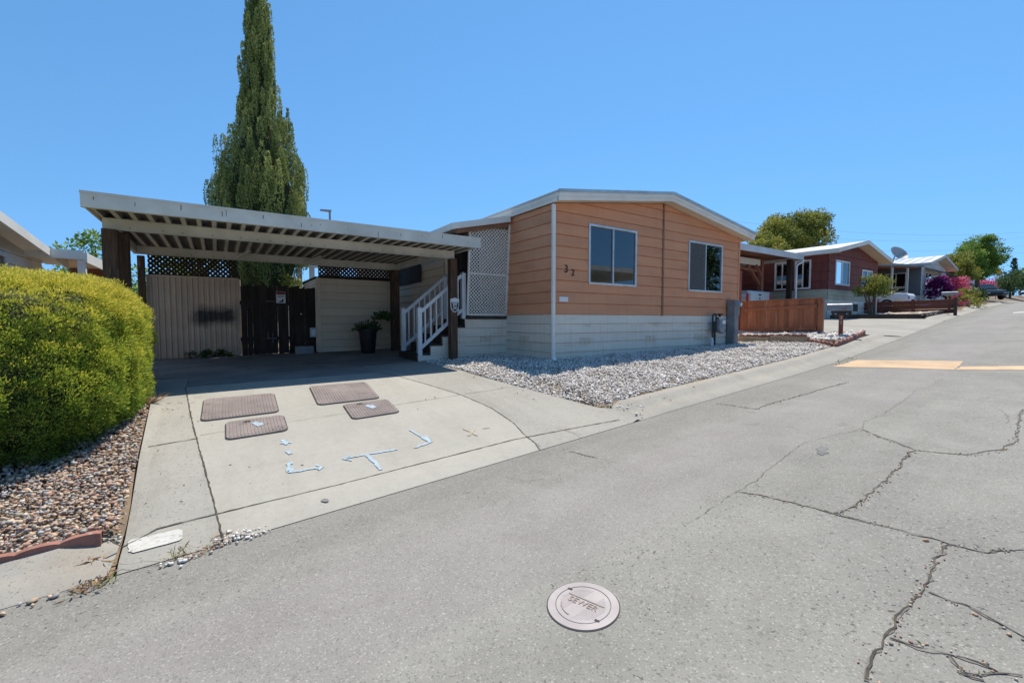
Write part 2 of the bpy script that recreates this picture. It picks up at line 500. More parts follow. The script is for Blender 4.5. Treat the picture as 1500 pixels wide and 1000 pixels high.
concrete('concrete_new', (.355, .336, .295), (.315, .298, .262), (.255, .238, .205), (.19, .18, .16), .35, .4)
concrete('concrete_old', (.325, .308, .272), (.27, .257, .23), (.19, .18, .158), (.10, .096, .088), .75, .5)
concrete('kerb_concrete', (.335, .312, .27), (.27, .252, .222), (.2, .182, .152), (.12, .11, .1), .7, .4)
# ------------------------------------------------------------------ ground, road, kerb
def sheet(name, xs, rows, zf, mat, parent=None, tattr=None):
    """xs: station list; rows(x) -> list of y at that station; zf(x, y)"""
    mb = MB(); n = None; tv = []
    for x in xs:
        ys = rows(x); n = len(ys)
        for y in ys:
            mb.v.append((float(x), float(y), float(zf(x, y))))
            if tattr: tv.append(float(edge(x) - y))
    m = len(xs)
    for i in range(m - 1):
        for j in range(n - 1):
            mb.f.append((i * n + j, (i + 1) * n + j, (i + 1) * n + j + 1, i * n + j + 1)); mb.t.append(.5)
    if tattr: mb.attr = (tattr, tv)
    return mb.build(name, mat, parent, smooth='all')
XS = np.unique(np.concatenate([np.arange(-60, -6, 2.), np.arange(-6, 30, .25), np.arange(30, 80, 1.), np.arange(80, 261, 6.)]))
road = sheet('road', XS, lambda x: edge(x) - np.array([0, .25, .5, .75, 1, 1.4, 1.8, 2.2, 2.6, 3, 3.5, 4, 5, 6, 7, 7.2]), road_z, 'asphalt', tattr='t')
tag(road, kind='structure')
def yrow(x):
    e = edge(x)
    return np.concatenate([[e - .02, e + .02, e + .45], e + np.arange(.7, 10, .3), e + np.arange(10, 40, 3), [e + 60, e + 120, e + 300]])
gd = sheet('ground', XS, yrow, lambda x, y: lot_z(x, y) - .05 - .1 * max(0., 1 - max(0., y - edge(x) - .35) / .4), 'dirt'); tag(gd, kind='structure')
def opp(x):
    e = edge(x) - 7.2
    return e - np.array([0, .1, .15, .5, 1.0, 3, 6, 12, 40, 120])
def oppz(x, y):
    d = edge(x) - 7.2 - y
    return road_z(x, edge(x) - 7.2) + np.interp(d, [0, .1, .15, .5, 1, 200], [0, .02, .11, .12, .1, .6])
tag(sheet('far_verge', XS, opp, oppz, 'kerb_concrete'), kind='structure')  # out of view; pale concrete chosen to bounce more sunlight across the street
KP = [(0, .0), (.015, .012), (.25, .03), (.33, .055), (.40, .1), (.46, .118), (.60, .112), (.61, .02)]
def kerb(x0, x1, name='kerb'):
    xs = np.unique(np.concatenate([np.arange(x0, x1, .3), [x1]]))
    def zf(x, y):
        o = y - edge(x); k = max(kerbk(x), .14)
        return np.interp(x, _g, _EZ) + np.interp(o, [a for a, b in KP], [b for a, b in KP]) * k + .003
    return tag(sheet(name, xs, lambda x: edge(x) + np.array([a for a, b in KP]), zf, 'kerb_concrete'), kind='structure')
kerb(-60, -.605); kb = kerb(4.28, 260)

def ribbon(mb, pts, w, dz=.006, jit=.012, step=.06, seed=0, wmin=.35, wob=0.):
    """thin jagged strip along ground points"""
    rg = random.Random(seed)
    L, R_ = [], []
    P = []
    for a, b in zip(pts[:-1], pts[1:]):
        n = max(1, int((Vector(b[:2]) - Vector(a[:2])).length / step))
        for i in range(n): P.append((a[0] + (b[0] - a[0]) * i / n, a[1] + (b[1] - a[1]) * i / n))
    P.append(tuple(pts[-1][:2]))
    if wob:
        from mathutils import noise as mn
        P = [(x + wob * (mn.noise(Vector((x * 2.3, y * 2.3, 1.7))) + .45 * mn.noise(Vector((x * 9, y * 9, 4.1)))), y + wob * (mn.noise(Vector((x * 2.3, y * 2.3, 8.3))) + .45 * mn.noise(Vector((x * 9, y * 9, 12.9))))) for x, y in P]
    P = [(x + rg.uniform(-jit, jit), y + rg.uniform(-jit, jit)) for x, y in P]
    for i, q in enumerate(P):
        a, b = Vector(P[max(i - 1, 0)]), Vector(P[min(i + 1, len(P) - 1)])
        d = (b - a).normalized() if (b - a).length > 1e-6 else Vector((1, 0)); s = Vector((-d.y, d.x))
        ww = w * rg.uniform(wmin, 1) * .5
        for sg in (1, -1):
            v = Vector(q) + s * ww * sg
            mb.v.append((v.x, v.y, surf(v.x, v.y) + dz))
        mb.t
    n0 = len(mb.v) - 2 * len(P)
    for i in range(len(P) - 1):
        mb.f.append((n0 + 2 * i, n0 + 2 * i + 2, n0 + 2 * i + 3, n0 + 2 * i + 1)); mb.t.append(rg.uniform(.2, .8))
    return mb
cr, cd = MB(), MB()
CRK = []
for i, (pl, wd) in enumerate([
    ([(1268, 1000), (1283, 975), (1318, 915), (1352, 855), (1383, 797)], .022),
    ([(1085, 722), (1120, 728), (1160, 738), (1225, 754), (1270, 764), (1330, 780), (1383, 796), (1440, 806), (1500, 806)], .016),
    ([(1225, 754), (1250, 745), (1282, 722), (1312, 690), (1332, 664), (1345, 660)], .017),
    ([(1257, 629), (1300, 645), (1345, 660), (1420, 668), (1470, 660), (1488, 645), (1493, 610), (1500, 600)], .014),
    ([(1355, 868), (1400, 886), (1450, 913), (1500, 938)], .014),
    ([(1315, 932), (1345, 945), (1385, 950), (1425, 965), (1460, 985)], .018),
    ([(1385, 955), (1410, 985), (1450, 1000)], .016), ([(1405, 982), (1500, 992)], .012),
    ([(1048, 591), (1080, 595), (1110, 599), (1135, 590), (1240, 560)], .014),
    ([(1130, 565), (1180, 572)], .01), ([(1350, 582), (1420, 586), (1500, 592)], .008),
    ([(1430, 586), (1500, 573)], .007), ([(1470, 600), (1475, 620)], .008),
    ([(1010, 770), (1080, 722), (1180, 650), (1255, 628), (1340, 575), (1385, 555)], .008),
    ([(835, 660), (872, 672)], .012), ([(740, 700), (775, 706), (795, 703)], .01)]):
    q_ = [gp(*q) for q in pl]; CRK.append((q_, wd))
    if wd > .011: ribbon(cd, q_, wd * 1.0, .003, .006, .03, 100 + i, .1, .05)
    ribbon(cr, q_, wd * .5, .005, .007 if wd > .012 else .005, .035, i, .12, .05)
cr.build('crack', 'crack', road)
mk('crumbled_asphalt', (.185, .176, .155), (.145, .138, .12), 40, 1, .6, 90, tone=.5)
cd.build('crack_edge', 'crumbled_asphalt', road)
# faded tan paint over the filled trench
def flat_poly(mb, px, dz, n=8, wob=.0, seed=1):
    rg = random.Random(seed)
    pts = [gp(*q) for q in px]; P = []
    for a, b in zip(pts, pts[1:] + pts[:1]):
        for i in range(n):
            P.append((a[0] + (b[0] - a[0]) * i / n + rg.uniform(-wob, wob), a[1] + (b[1] - a[1]) * i / n + rg.uniform(-wob, wob)))
    mb.poly([(x, y, surf(x, y) + dz) for x, y in P])
    return mb
flat_poly(MB(), [(1219, 537), (1254, 527.5), (1330, 528), (1412, 529), (1398, 541.5), (1300, 538.5)], .004, 10, .012).build('road_patch', 'tan_paint', road)
flat_poly(MB(), [(1408, 537), (1500, 536), (1540, 542), (1400, 541.5)], .004, 8, .02).build('road_patch', 'tan_paint', road)
flat_poly(MB(), [(1484, 457.5), (1520, 455), (1520, 457), (1484, 459)], .006, 3, 0).build('stop_line', 'white_marking', road)
flat_poly(MB(), [(1196, 657), (1203, 653), (1211, 657), (1212, 663), (1204, 667), (1197, 664)], .004, 3, .012).build('oil_stain', mk('oil', (.12, .12, .115), (.2, .195, .185), 14), road)

# ------------------------------------------------------------------ driveway
def curve(pts):
    ys, xs = [p[1] for p in pts], [p[0] for p in pts]
    return lambda y: float(np.interp(y, ys, xs))
dl = curve([(-.56, 3.5), (-.62, 5), (-.7, 7), (-1.3, 8), (-1.34, 13)])
dj = curve([(.0, 3.5), (-.06, 4.2), (-.15, 5.0), (-.28, 6.2), (-.39, 7.5), (-.4, 13)])
dk = curve([(2.74, 3.5), (2.98, 4.4), (3.02, 5.0), (2.93, 5.7), (2.7, 6.4), (2.42, 7.1), (2.3, 7.6), (2.3, 13)])
dr = curve([(4.34, 3.5), (4.33, 3.95), (4.05, 5.2), (3.68, 6.7), (3.55, 8.3), (4.6, 8.32), (4.6, 13)])
def drz(dz): return lambda x, y: gz(x, y) + dz
def slab(name, xl, xr, y0, y1, mat, parent, dz=.012, n=10):
    mb = MB(); ys = np.unique(np.concatenate([np.arange(y0, y1, .12), [y1]])); c = len(ys)
    for y in ys:
        a, b = xl(y), xr(y)
        for k in range(n + 1):
            x = a + (b - a) * k / n
            mb.v.append((x, float(y), gz(x, y) + dz - .03 * max(0., 1 - (y - y0) / .14) * (y0 < 3.6)))
    for i in range(c - 1):
        for k in range(n):
            mb.f.append((i * (n + 1) + k, i * (n + 1) + k + 1, (i + 1) * (n + 1) + k + 1, (i + 1) * (n + 1) + k)); mb.t.append(.5)
    return mb.build(name, mat, parent, smooth='all')
dw = slab('driveway', dj, dk, 3.56, 7.62, 'concrete_new', None); tag(dw, kind='structure')
slab('side_slab', dl, lambda y: dj(y) - .004, 3.56, 8.6, 'concrete_old', dw)
slab('side_slab', lambda y: dk(y) + .004, dr, 3.56, 8.6, 'concrete_old', dw, .013)
slab('back_slab', lambda y: -1.38, lambda y: 4.62, 8.61, 12.3, 'concrete_stained', dw, .011)
slab('back_slab', lambda y: dj(y) + .002, lambda y: dk(y) - .002, 7.63, 8.6, 'concrete_stained', dw, .0115)
jt = MB()
Y = lambda f, ys: [(f(y), y) for y in ys]
ribbon(jt, Y(dj, np.arange(3.56, 7.7, .2)), .016, .017, .004, .05, 3)
ribbon(jt, Y(dk, np.arange(3.56, 7.7, .2)), .010, .018, .002, .05, 4)
ribbon(jt, [gp(163, 795), gp(230, 777), gp(314, 756), gp(500, 711), gp(755, 645), gp(908, 616)], .02, .018, .003, .05, 5)
ribbon(jt, [(-.6, 5.53), (-.2, 5.55)], .014, .017, .004, .05, 6)
ribbon(jt, [(-.18, 5.62), (.1, 5.62)], .006, .017, .002, .05, 61)
ribbon(jt, [(.6, 5.62), (1.35, 5.63)], .005, .017, .002, .05, 62)
ribbon(jt, [(1.85, 5.66), (2.9, 5.68), (3.95, 5.68)], .008, .018, .002, .05, 7)
ribbon(jt, [(-.66, 6.9), (-.34, 6.9)], .006, .017, .004, .05, 8)
ribbon(jt, [(-1.35, 8.6), (4.5, 8.62)], .02, .018, .004, .05, 9)
ribbon(jt, [(-1.0, 9.9), (.2, 10.1), (1.3, 9.5), (2.2, 10.4)], .014, .018, .03, .08, 10)
ribbon(jt, [(.2, 10.1), (.6, 8.9), (.8, 8.62)], .01, .018, .03, .08, 11)
ribbon(jt, [(1.3, 9.5), (2.6, 9.1), (3.2, 8.7)], .012, .018, .03, .08, 12)
ribbon(jt, [(3.3, 3.93), (3.34, 3.56)], .006, .018, .002, .05, 13)
ribbon(jt, [gp(151, 838), gp(180, 831), gp(210, 826), gp(236, 826)], .006, .017, .01, .05, 14)
jt.build('joint', 'crack', dw)
flat_poly(MB(), [(187, 797), (193, 793), (262, 778), (268, 780), (268, 791), (262, 795), (195, 813), (189, 811)], .018, 4, .004).build('painted_rectangle', 'white_marking', dw)
bp = MB()
for i, (pl, wd) in enumerate([([(411, 651), (428, 650)], .035), ([(414, 646), (420, 653)], .04), ([(421, 662), (426, 667)], .06), ([(420, 682), (430, 680)], .04),
    ([(423, 682), (421, 692), (428, 686), (426, 695)], .04), ([(422, 694), (450, 690), (474, 686)], .028), ([(462, 684), (474, 686), (466, 691)], .03),
    ([(502, 674), (540, 667), (583, 660)], .03), ([(512, 669), (502, 674), (516, 677)], .03), ([(537, 667), (548, 678), (558, 690)], .045),
    ([(600, 631), (612, 638), (630, 650), (606, 658)], .035), ([(622, 641), (630, 650)], .06)]):
    ribbon(bp, [gp(*q) for q in pl], wd, .019, .006, .035, 40 + i, .55)
bp.build('utility_paint', 'blue_paint', dw)
rp = MB()
for i, pl in enumerate([[(678, 629), (692, 636), (700, 640)], [(686, 640), (696, 630)], [(706, 629), (718, 628)]]):
    ribbon(rp, [gp(*q) for q in pl], .03, .019, .008, .04, 60 + i, .3)
rp.build('utility_paint', 'rust_paint', dw)
flat_poly(MB(), [(470, 735), (474, 732.5), (480, 733), (483, 735.5), (478, 738), (472, 737.5)], .018, 5, .006).build('oil_stain', 'oil', dw)
nd = sheet('neighbour_driveway', np.arange(15.8, 23.21, .3), lambda x: edge(x) + np.concatenate([[.01, .1, .3, .62], np.arange(1, 10, .4)]), lambda x, y: lot_z(x, y) + .014 - .03 * max(0., 1 - (y - edge(x)) / .14), 'concrete_old'); tag(nd, kind='structure')
# ------------------------------------------------------------------ materials of the buildings
def house_paint(name, c1, c2, dirt, amount):
    """weathered painted boards: faded cloudy paint, drip streaks, splash dirt in blotches"""
    T = NT(name); p = T.pos()
    c = T.mix(T.rng(T.noise(T.pos((.8, .8, 3)), 1.3, 6), .3, .7), c1, c2)
    v = T.math('ADD', T.math('MULTIPLY', T.attr('tone'), .2), .9)
    hsv = T.n('ShaderNodeHueSaturation'); T.l(c, hsv.inputs['Color']); T.l(v, hsv.inputs['Value']); c = hsv.outputs[0]
    c = T.mix(T.rng(T.noise(T.pos((5, 5, .35)), 2.2, 5), .52, .75, 0, amount * .7), c, dirt)
    c = T.mix(T.rng(T.noise(T.pos((.5, .5, 2.5)), 1.7, 5), .58, .74, 0, amount), c, dirt)
    c = T.mix(T.rng(T.noise(T.pos((1, 1, 20)), 6, 4), .4, .7, 0, .16), c, tuple(x * .75 for x in c1))
    T.out(c, .72, 0, .3, T.bump(T.noise(T.pos((2, 2, 14)), 22, 5), .22, .006))
house_paint('orange_siding', (.69, .315, .165), (.59, .265, .138), (.40, .165, .09), .35)
house_paint('white_siding', (.78, .70, .585), (.69, .61, .505), (.46, .32, .2), .55)
house_paint('beige_siding', (.74, .60, .45), (.65, .525, .39), (.42, .33, .25), .3)
mk('white_trim', (.78, .75, .69), (.69, .66, .59), 1.5, .6, .08, 50, tone=.1, grime=.1)
mk('soffit', (.66, .55, .42), (.6, .5, .38), 1.5, .8, .08, 50, tone=.1)
mk('brown_trim', (.30, .15, .09), (.24, .12, .075), 4, .6, .1, 60)
mk('metal_edge', (.56, .57, .55), (.44, .45, .43), 4, .4, .1, 60, metal=.5, tone=.2)
mk('roof_membrane', (.66, .65, .62), (.52, .51, .49), .8, .7, .1, 30)
mk('aluminium', (.66, .66, .65), (.55, .55, .54), 5, .4, .05, 60, metal=.6)
mk('white_plastic', (.76, .77, .78), (.68, .69, .7), 3, .45, .05, 60, tone=.12)
mk('dark_interior', (.05, .05, .052), (.03, .03, .032), 2, .9, 0)
mk('dark_board', (.045, .032, .026), (.026, .019, .016), 3, .8, .4, 50, tone=.6, stretch=(3, 3, .5))
mk('deck_wood', (.06, .045, .038), (.04, .032, .028), 3, .8, .3, 50, tone=.3)
mk('post_wood', (.13, .075, .045), (.055, .036, .027), 5, .8, .5, 45, tone=.3, stretch=(6, 6, .6), spots=((.42, .20, .08), 3.2, .62))
mk('black_numeral', (.03, .028, .026), None, 5, .5, 0)
mk('curtain_cloth', (.35, .34, .32), (.26, .25, .24), 3, .9, .2, 30)
glassmat('window_glass', (.45, .47, .5), 1.5, .05)
glassmat('clear_glass', (.6, .64, .62), 1.0, .04)
T = NT('insect_screen')
tr = T.n('ShaderNodeBsdfTransparent'); df = T.n('ShaderNodeBsdfDiffuse'); df.inputs[0].default_value = (.16, .165, .165, 1)
mx = T.n('ShaderNodeMixShader'); mx.inputs[0].default_value = .62
T.l(tr.outputs[0], mx.inputs[1]); T.l(df.outputs[0], mx.inputs[2])
o_ = T.n('ShaderNodeOutputMaterial'); T.l(mx.outputs[0], o_.inputs[0])

def wall_frame(p0, p1):
    p0, p1 = Vector((*p0, 0)), Vector((*p1, 0)); d = (p1 - p0).normalized(); n = Vector((d.y, -d.x, 0))
    return lambda s, z, o=0: tuple(p0 + d * s + n * o + Vector((0, 0, z)))
def sbox(mb, F, s0, s1, z0, z1, o0, o1, tone=None):
    """box on a wall: s along it, z up, o out of it"""
    a = [F(s0, z0, o0), F(s1, z0, o0), F(s1, z0, o1), F(s0, z0, o1)]; h = z1 - z0
    return mb.add(a + [(x, y, z + h) for x, y, z in a], [(3, 2, 1, 0), (4, 5, 6, 7), (0, 1, 5, 4), (1, 2, 6, 5), (2, 3, 7, 6), (3, 0, 4, 7)], tone)
def window(parent, F, s0, s1, z0, z1, fr='aluminium', fw=.035, proud=.035, mull=(.5,), glass='window_glass', screen=None, curtain=None, dark=.35, cross=()):
    """slider window: frame with panes set in it, a dark room behind"""
    mb = MB()
    sbox(mb, F, s0 - .012, s0 + fw, z0 + fw, z1 - fw, -.07, proud); sbox(mb, F, s1 - fw, s1 + .012, z0 + fw, z1 - fw, -.07, proud)
    sbox(mb, F, s0 - .012, s1 + .012, z1 - fw, z1 + .012, -.07, proud + .004); sbox(mb, F, s0 - .012, s1 + .012, z0 - .012, z0 + fw, -.07, proud + .008)
    cuts = [s0 + fw] + [s0 + (s1 - s0) * m for m in mull] + [s1 - fw]
    for c in cuts[1:-1]: sbox(mb, F, c - fw * .45, c + fw * .45, z0 + fw, z1 - fw, -.05, proud - .012)
    for c in cross: sbox(mb, F, s0 + fw, s1 - fw, z0 + (z1 - z0) * c - .012, z0 + (z1 - z0) * c + .012, -.04, proud - .016)
    w_ = mb.build('window', fr, parent, bevel=.004)
    for i in range(len(cuts) - 1):
        o = .006 if i % 2 else -.012
        g = MB(); a, b = cuts[i] + .004, cuts[i + 1] - .004
        g.quad(F(a, z0 + fw, o), F(b, z0 + fw, o), F(b, z1 - fw, o), F(a, z1 - fw, o)).build('pane', glass, w_)
        if screen is not None and i == screen:
            g = MB(); g.quad(F(a, z0 + fw, o + .016), F(b, z0 + fw, o + .016), F(b, z1 - fw, o + .016), F(a, z1 - fw, o + .016)).build('insect_screen', 'insect_screen', w_)
    g = MB()
    q = [F(s0, z0, -.06), F(s1, z0, -.06), F(s1, z1, -.06), F(s0, z1, -.06)]; r = [F(s0 - .3, z0 - .3, -dark - .4), F(s1 + .3, z0 - .3, -dark - .4), F(s1 + .3, z1 + .2, -dark - .4), F(s0 - .3, z1 + .2, -dark - .4)]
    g.poly(r)
    for i in range(4): g.quad(q[i], q[(i + 1) % 4], r[(i + 1) % 4], r[i])
    g.build('interior', 'dark_interior', w_)
    if curtain:
        for (a, b) in curtain:
            g = MB(); n = max(4, int((b - a) / .035))
            for k in range(n):
                x0_, x1_ = a + (b - a) * k / n, a + (b - a) * (k + 1) / n
                g.quad(F(s0 + x0_, z0 + .02, -.12 - .02 * (k % 2)), F(s0 + x1_, z0 + .02, -.12 - .02 * ((k + 1) % 2)), F(s0 + x1_, z1 - .02, -.12 - .02 * ((k + 1) % 2)), F(s0 + x0_, z1 - .02, -.12 - .02 * (k % 2)))
            g.build('curtain', 'curtain_cloth', w_)
    return w_
def vents(parent, F, spots, z, mat='white_siding'):
    """pressed louvre vents in the skirting: three stacks of short slots"""
    for s in spots:
        mb = MB()
        for c in range(3):
            for k in range(5):
                a = s + c * .135
                sbox(mb, F, a, a + .10, z + k * .03, z + k * .03 + .011, .012, .03, .35)
        mb.build('vent', mat, parent)

# ------------------------------------------------------------------ the orange mobile home
HX0, HX1, HY = 5.73, 12.76, 7.0
SK, FLOORZ = .115, .05
ZE, ZR, HXM = 2.36, 2.86, 9.24
h = thing('mobile_home', 'orange sided mobile home with white skirting and two slider windows', 'mobile home', (HX0, HY, -.83))
F = wall_frame((HX0, HY), (HX1, HY)); W_ = HX1 - HX0
sl_ = (ZR - ZE) / (HXM - HX0)
tops = [(-sl_, 1, ZE), (sl_, 1, ZR + sl_ * (HXM - HX0))]
w1, w2 = (.99, 2.51, .78, 2.06), (4.57, 6.12, .76, 2.06)
mb = MB(); siding(mb, (HX0, HY), (HX1, HY), SK, ZR + .1, .235, [w1, w2], tops)
fwl = mb.build('front_wall', 'orange_siding', h)
mb = MB(); siding(mb, (HX0, 8.73), (HX0, HY), SK, ZE, .235); siding(mb, (HX1, HY), (HX1, 22), SK, ZE, .235)
mb.build('side_wall', 'orange_siding', h)
mb = MB(); siding(mb, (HX0, 22), (HX0, 8.73), SK, ZE, .235)
mb.build('side_wall', 'beige_siding', h)
mb = MB()
siding(mb, (HX0 + .001, HY + .004), (HX1 - .001, HY + .004), SK - 6 * .2, SK, .2)
siding(mb, (HX0 + .004, 22), (HX0 + .004, HY + .004), SK - 6 * .2, SK, .2); siding(mb, (HX1 - .004, HY + .004), (HX1 - .004, 22), SK - 6 * .2, SK, .2)
mb.build('skirting', 'white_siding', h)
vents(h, F, (.75, 2.9, 4.9), -.52); vents(h, wall_frame((HX0, 8.73), (HX0, HY)), (.55,), -.5)
# corner boards, seam cover
mb = MB(); sbox(mb, F, -.022, .05, SK, ZE, .0, .026); mb.build('corner_board', 'brown_trim', h)
mb = MB(); sbox(mb, F, W_ - .05, W_ + .022, SK, ZE, .0, .026); mb.build('corner_board', 'orange_siding', h)
mb = MB(); sbox(mb, F, HXM - HX0 - .025, HXM - HX0 + .025, SK - .02, ZR - .01, .0, .036); mb.build('seam_cover', 'brown_trim', h)
# roof: two slopes, overhanging .28 in front; fascia in two steps, soffit
YF, YB, OX0, OX1 = HY - .28, 22.2, HX0 - .09, HX1 + .32
def rz(x, o=0): return (ZE + sl_ * (x - HX0) if x < HXM else ZR - sl_ * (x - HXM)) + o
mb = MB()
xs = [OX0 - .03, HXM, OX1 + .03]
for a, b in zip(xs[:-1], xs[1:]):
    mb.quad((a, YF - .03, rz(a, .20)), (b, YF - .03, rz(b, .20)), (b, YB, rz(b, .20)), (a, YB, rz(a, .20)))
    mb.quad((a, YF - .03, rz(a, .165)), (b, YF - .03, rz(b, .165)), (b, YF - .03, rz(b, .20)), (a, YF - .03, rz(a, .20)))
for x in (xs[0], xs[2]): mb.quad((x, YF - .03, rz(x, .165)), (x, YB, rz(x, .165)), (x, YB, rz(x, .2)), (x, YF - .03, rz(x, .2)))
roof = mb.build('roof', 'roof_membrane', h)
mb = MB()
for a, b in zip(xs[:-1], xs[1:]):
    mb.hexa([(a, YF - .045), (b, YF - .045), (b, YF - .031), (a, YF - .031)], [rz(a, .155), rz(b, .155), rz(b, .155), rz(a, .155)], [rz(a, .215), rz(b, .215), rz(b, .215), rz(a, .215)])
mb.build('drip_edge', 'metal_edge', roof)
mb = MB()
for a, b in ((OX0, HXM), (HXM, OX1)):
    for (o0, o1, y0, y1) in ((.075, .164, YF - .022, YF + .01), (0., .074, YF, YF + .03)):
        mb.hexa([(a, y0), (b, y0), (b, y1), (a, y1)], [rz(a, o0), rz(b, o0), rz(b, o0), rz(a, o0)], [rz(a, o1), rz(b, o1), rz(b, o1), rz(a, o1)])
for x, y1 in ((OX0, YB), (OX1 - .03, YB)):
    for (o0, o1, dx) in ((.075, .164, -.015 if x < 8 else .015), (0., .074, 0)):
        z = rz(x if x < 8 else OX1)
        mb.hexa([(x + dx, YF + .011), (x + .03 + dx, YF + .011), (x + .03 + dx, y1), (x + dx, y1)], z + o0, z + o1)
mb.build('fascia', 'white_trim', roof)
mb = MB()
for a, b in ((OX0 + .03, HXM), (HXM, OX1 - .03)):
    mb.quad((a, YF + .03, rz(a, .012)), (b, YF + .03, rz(b, .012)), (b, HY + .02, rz(b, .012)), (a, HY + .02, rz(a, .012)))
mb.quad((HX1, HY, rz(OX1, .012)), (OX1 - .03, HY, rz(OX1, .012)), (OX1 - .03, YB, rz(OX1, .012)), (HX1, YB, rz(OX1, .012)))
mb.build('soffit', 'soffit', roof)
mb = MB(); g0 = rz(OX1) + .03
mb.hexa([(OX1 + .005, YF + .05), (OX1 + .1, YF + .05), (OX1 + .1, YB), (OX1 + .005, YB)], g0, g0 + .09); mb.build('gutter', 'white_trim', roof, bevel=.015)
mb = MB(); mb.hexa([(9.25, 7.4), (9.75, 7.4), (9.75, 8.1), (9.25, 8.1)], ZR + .17, ZR + .31); mb.build('roof_cap', 'white_trim', roof, bevel=.03)
window(h, F, *w1, curtain=[(.05, .22)])
window(h, F, *w2, screen=0)
RX = Matrix.Rotation(R(90), 3, 'X')
text_mesh('house_number', '3', .23, 'black_numeral', h, (HX0 + .34, HY - .026, 1.05), RX)
text_mesh('house_number', '2', .20, 'black_numeral', h, (HX0 + .53, HY - .026, .985), RX)
mb = MB(); sbox(mb, F, .16, .40, .375, .475, .012, .026); mb.build('name_plate', 'white_plastic', h, bevel=.004)
mb = MB()
mb.box(HX0 - .06, HX0 + .015, HY - .075, HY - .022, -.74, 2.33); mb.add(*(lambda q: (q, [(0, 1, 2, 3), (7, 6, 5, 4), (0, 4, 5, 1), (1, 5, 6, 2), (2, 6, 7, 3), (3, 7, 4, 0)]))(
    [(HX0 - .06, HY - .022, -.742), (HX0 + .015, HY - .022, -.742), (HX0 + .015, HY - .075, -.742), (HX0 - .06, HY - .075, -.742), (HX0 - .1, HY - .1, -.83), (HX0 - .02, HY - .1, -.83), (HX0 - .02, HY - .17, -.83), (HX0 - .1, HY - .17, -.83)]))
dsp = mb.build('downspout', 'white_trim', h, bevel=.008)
# addition behind the porch, and the porch door in the shade
AX, AY0, AY1 = 4.66, 9.86, 14.5
mb = MB(); siding(mb, (AX, AY1), (AX, AY0), -.9, 1.98, .2); siding(mb, (AX, AY0), (HX0, AY0), -.9, 2.1, .2)
mb.build('addition_wall', 'beige_siding', h)
mb = MB(); Fd = wall_frame((AX, AY0), (HX0, AY0))
for k in range(7): sbox(mb, Fd, .12 + k * .12, .12 + k * .12 + .112, .06, 1.95, .02, .05, random.uniform(.1, .9))
d_ = mb.build('door', 'dark_board', h)
mb = MB(); mb.lathe((AX + .2, AY0 - .075, .95), [(.012, 0), (.03, .005), (.034, .025), (.02, .04)], 10, axis='y'); mb.build('handle', 'aluminium', d_)

# ------------------------------------------------------------------ porch with lattice, awning, steps and rails
PX, PY0, PY1 = 4.64, 8.73, 9.84
pc = thing('porch', 'raised entry porch with white lattice screen, sloping awning and dark steps', 'porch', (PX, PY0, -.9))
# awning
mb = MB()
aw = [(4.18, 8.42, 1.93), (HX0 - .1, 8.42, 2.26), (HX0 - .1, 14.5, 2.26), (4.18, 14.5, 1.93)]
mb.hexa([q[:2] for q in aw], [q[2] + .04 for q in aw], [q[2] + .085 for q in aw]); awn = mb.build('awning', 'roof_membrane', pc)
mb = MB(); f0 = [(4.16, 8.39), (HX0 - .11, 8.39), (HX0 - .11, 8.418), (4.16, 8.418)]
mb.hexa(f0, [1.90, 2.23, 2.23, 1.90], [2.03, 2.37, 2.37, 2.03]); mb.hexa([(4.15, 8.42), (4.178, 8.42), (4.178, 14.5), (4.15, 14.5)], 1.90, 2.03)
mb.build('fascia', 'white_trim', awn)
mb = MB(); mb.hexa([(4.3, 8.48), (HX0 - .12, 8.48), (HX0 - .12, 8.53), (4.3, 8.53)], [1.84, 2.14, 2.14, 1.84], [1.96, 2.28, 2.28, 1.96]); mb.build('header', 'brown_trim', awn)
# lattice screen, top leaning out a little
mb = MB(); U = Vector((1, 0, 0)); V_ = Vector((0, -.16, 2.1)).normalized()
LB = Vector((PX + .03, PY0 - .012, .10)); lw = HX0 - PX - .06
lattice(mb, LB, U, V_, lw, 1.98, .082, .019, .012)
ls = mb.build('lattice_screen', 'white_trim', pc)
mb = MB()
for s in (0., lw): mb.bar(LB + U * s - V_.cross(U) * 0 , LB + U * s + V_ * (1.83 + s * .27), .045, .036, up=(0, 1, 0))
for t in (.012, .93): mb.bar(LB + U * .02 + V_ * t + Vector((0, -.016, 0)), LB + U * (lw - .02) + V_ * t + Vector((0, -.016, 0)), .012, .04)
mb.build('screen_frame', 'white_trim', ls)
mb = MB(); mb.box(PX, HX0 - .001, PY0 + .012, PY1, -.02, .055); mb.box(PX, HX0 - .03, PY0 - .045, PY0 + .011, .02, .075); mb.build('deck', 'deck_wood', pc)
mb = MB(); siding(mb, (PX - .03, PY0), (HX0 - .004, PY0), .015 - 5 * .2, .015, .2); pk = mb.build('skirting', 'white_siding', pc)
vents(pc, wall_frame((PX, PY0), (HX0, PY0)), (.36,), -.5)
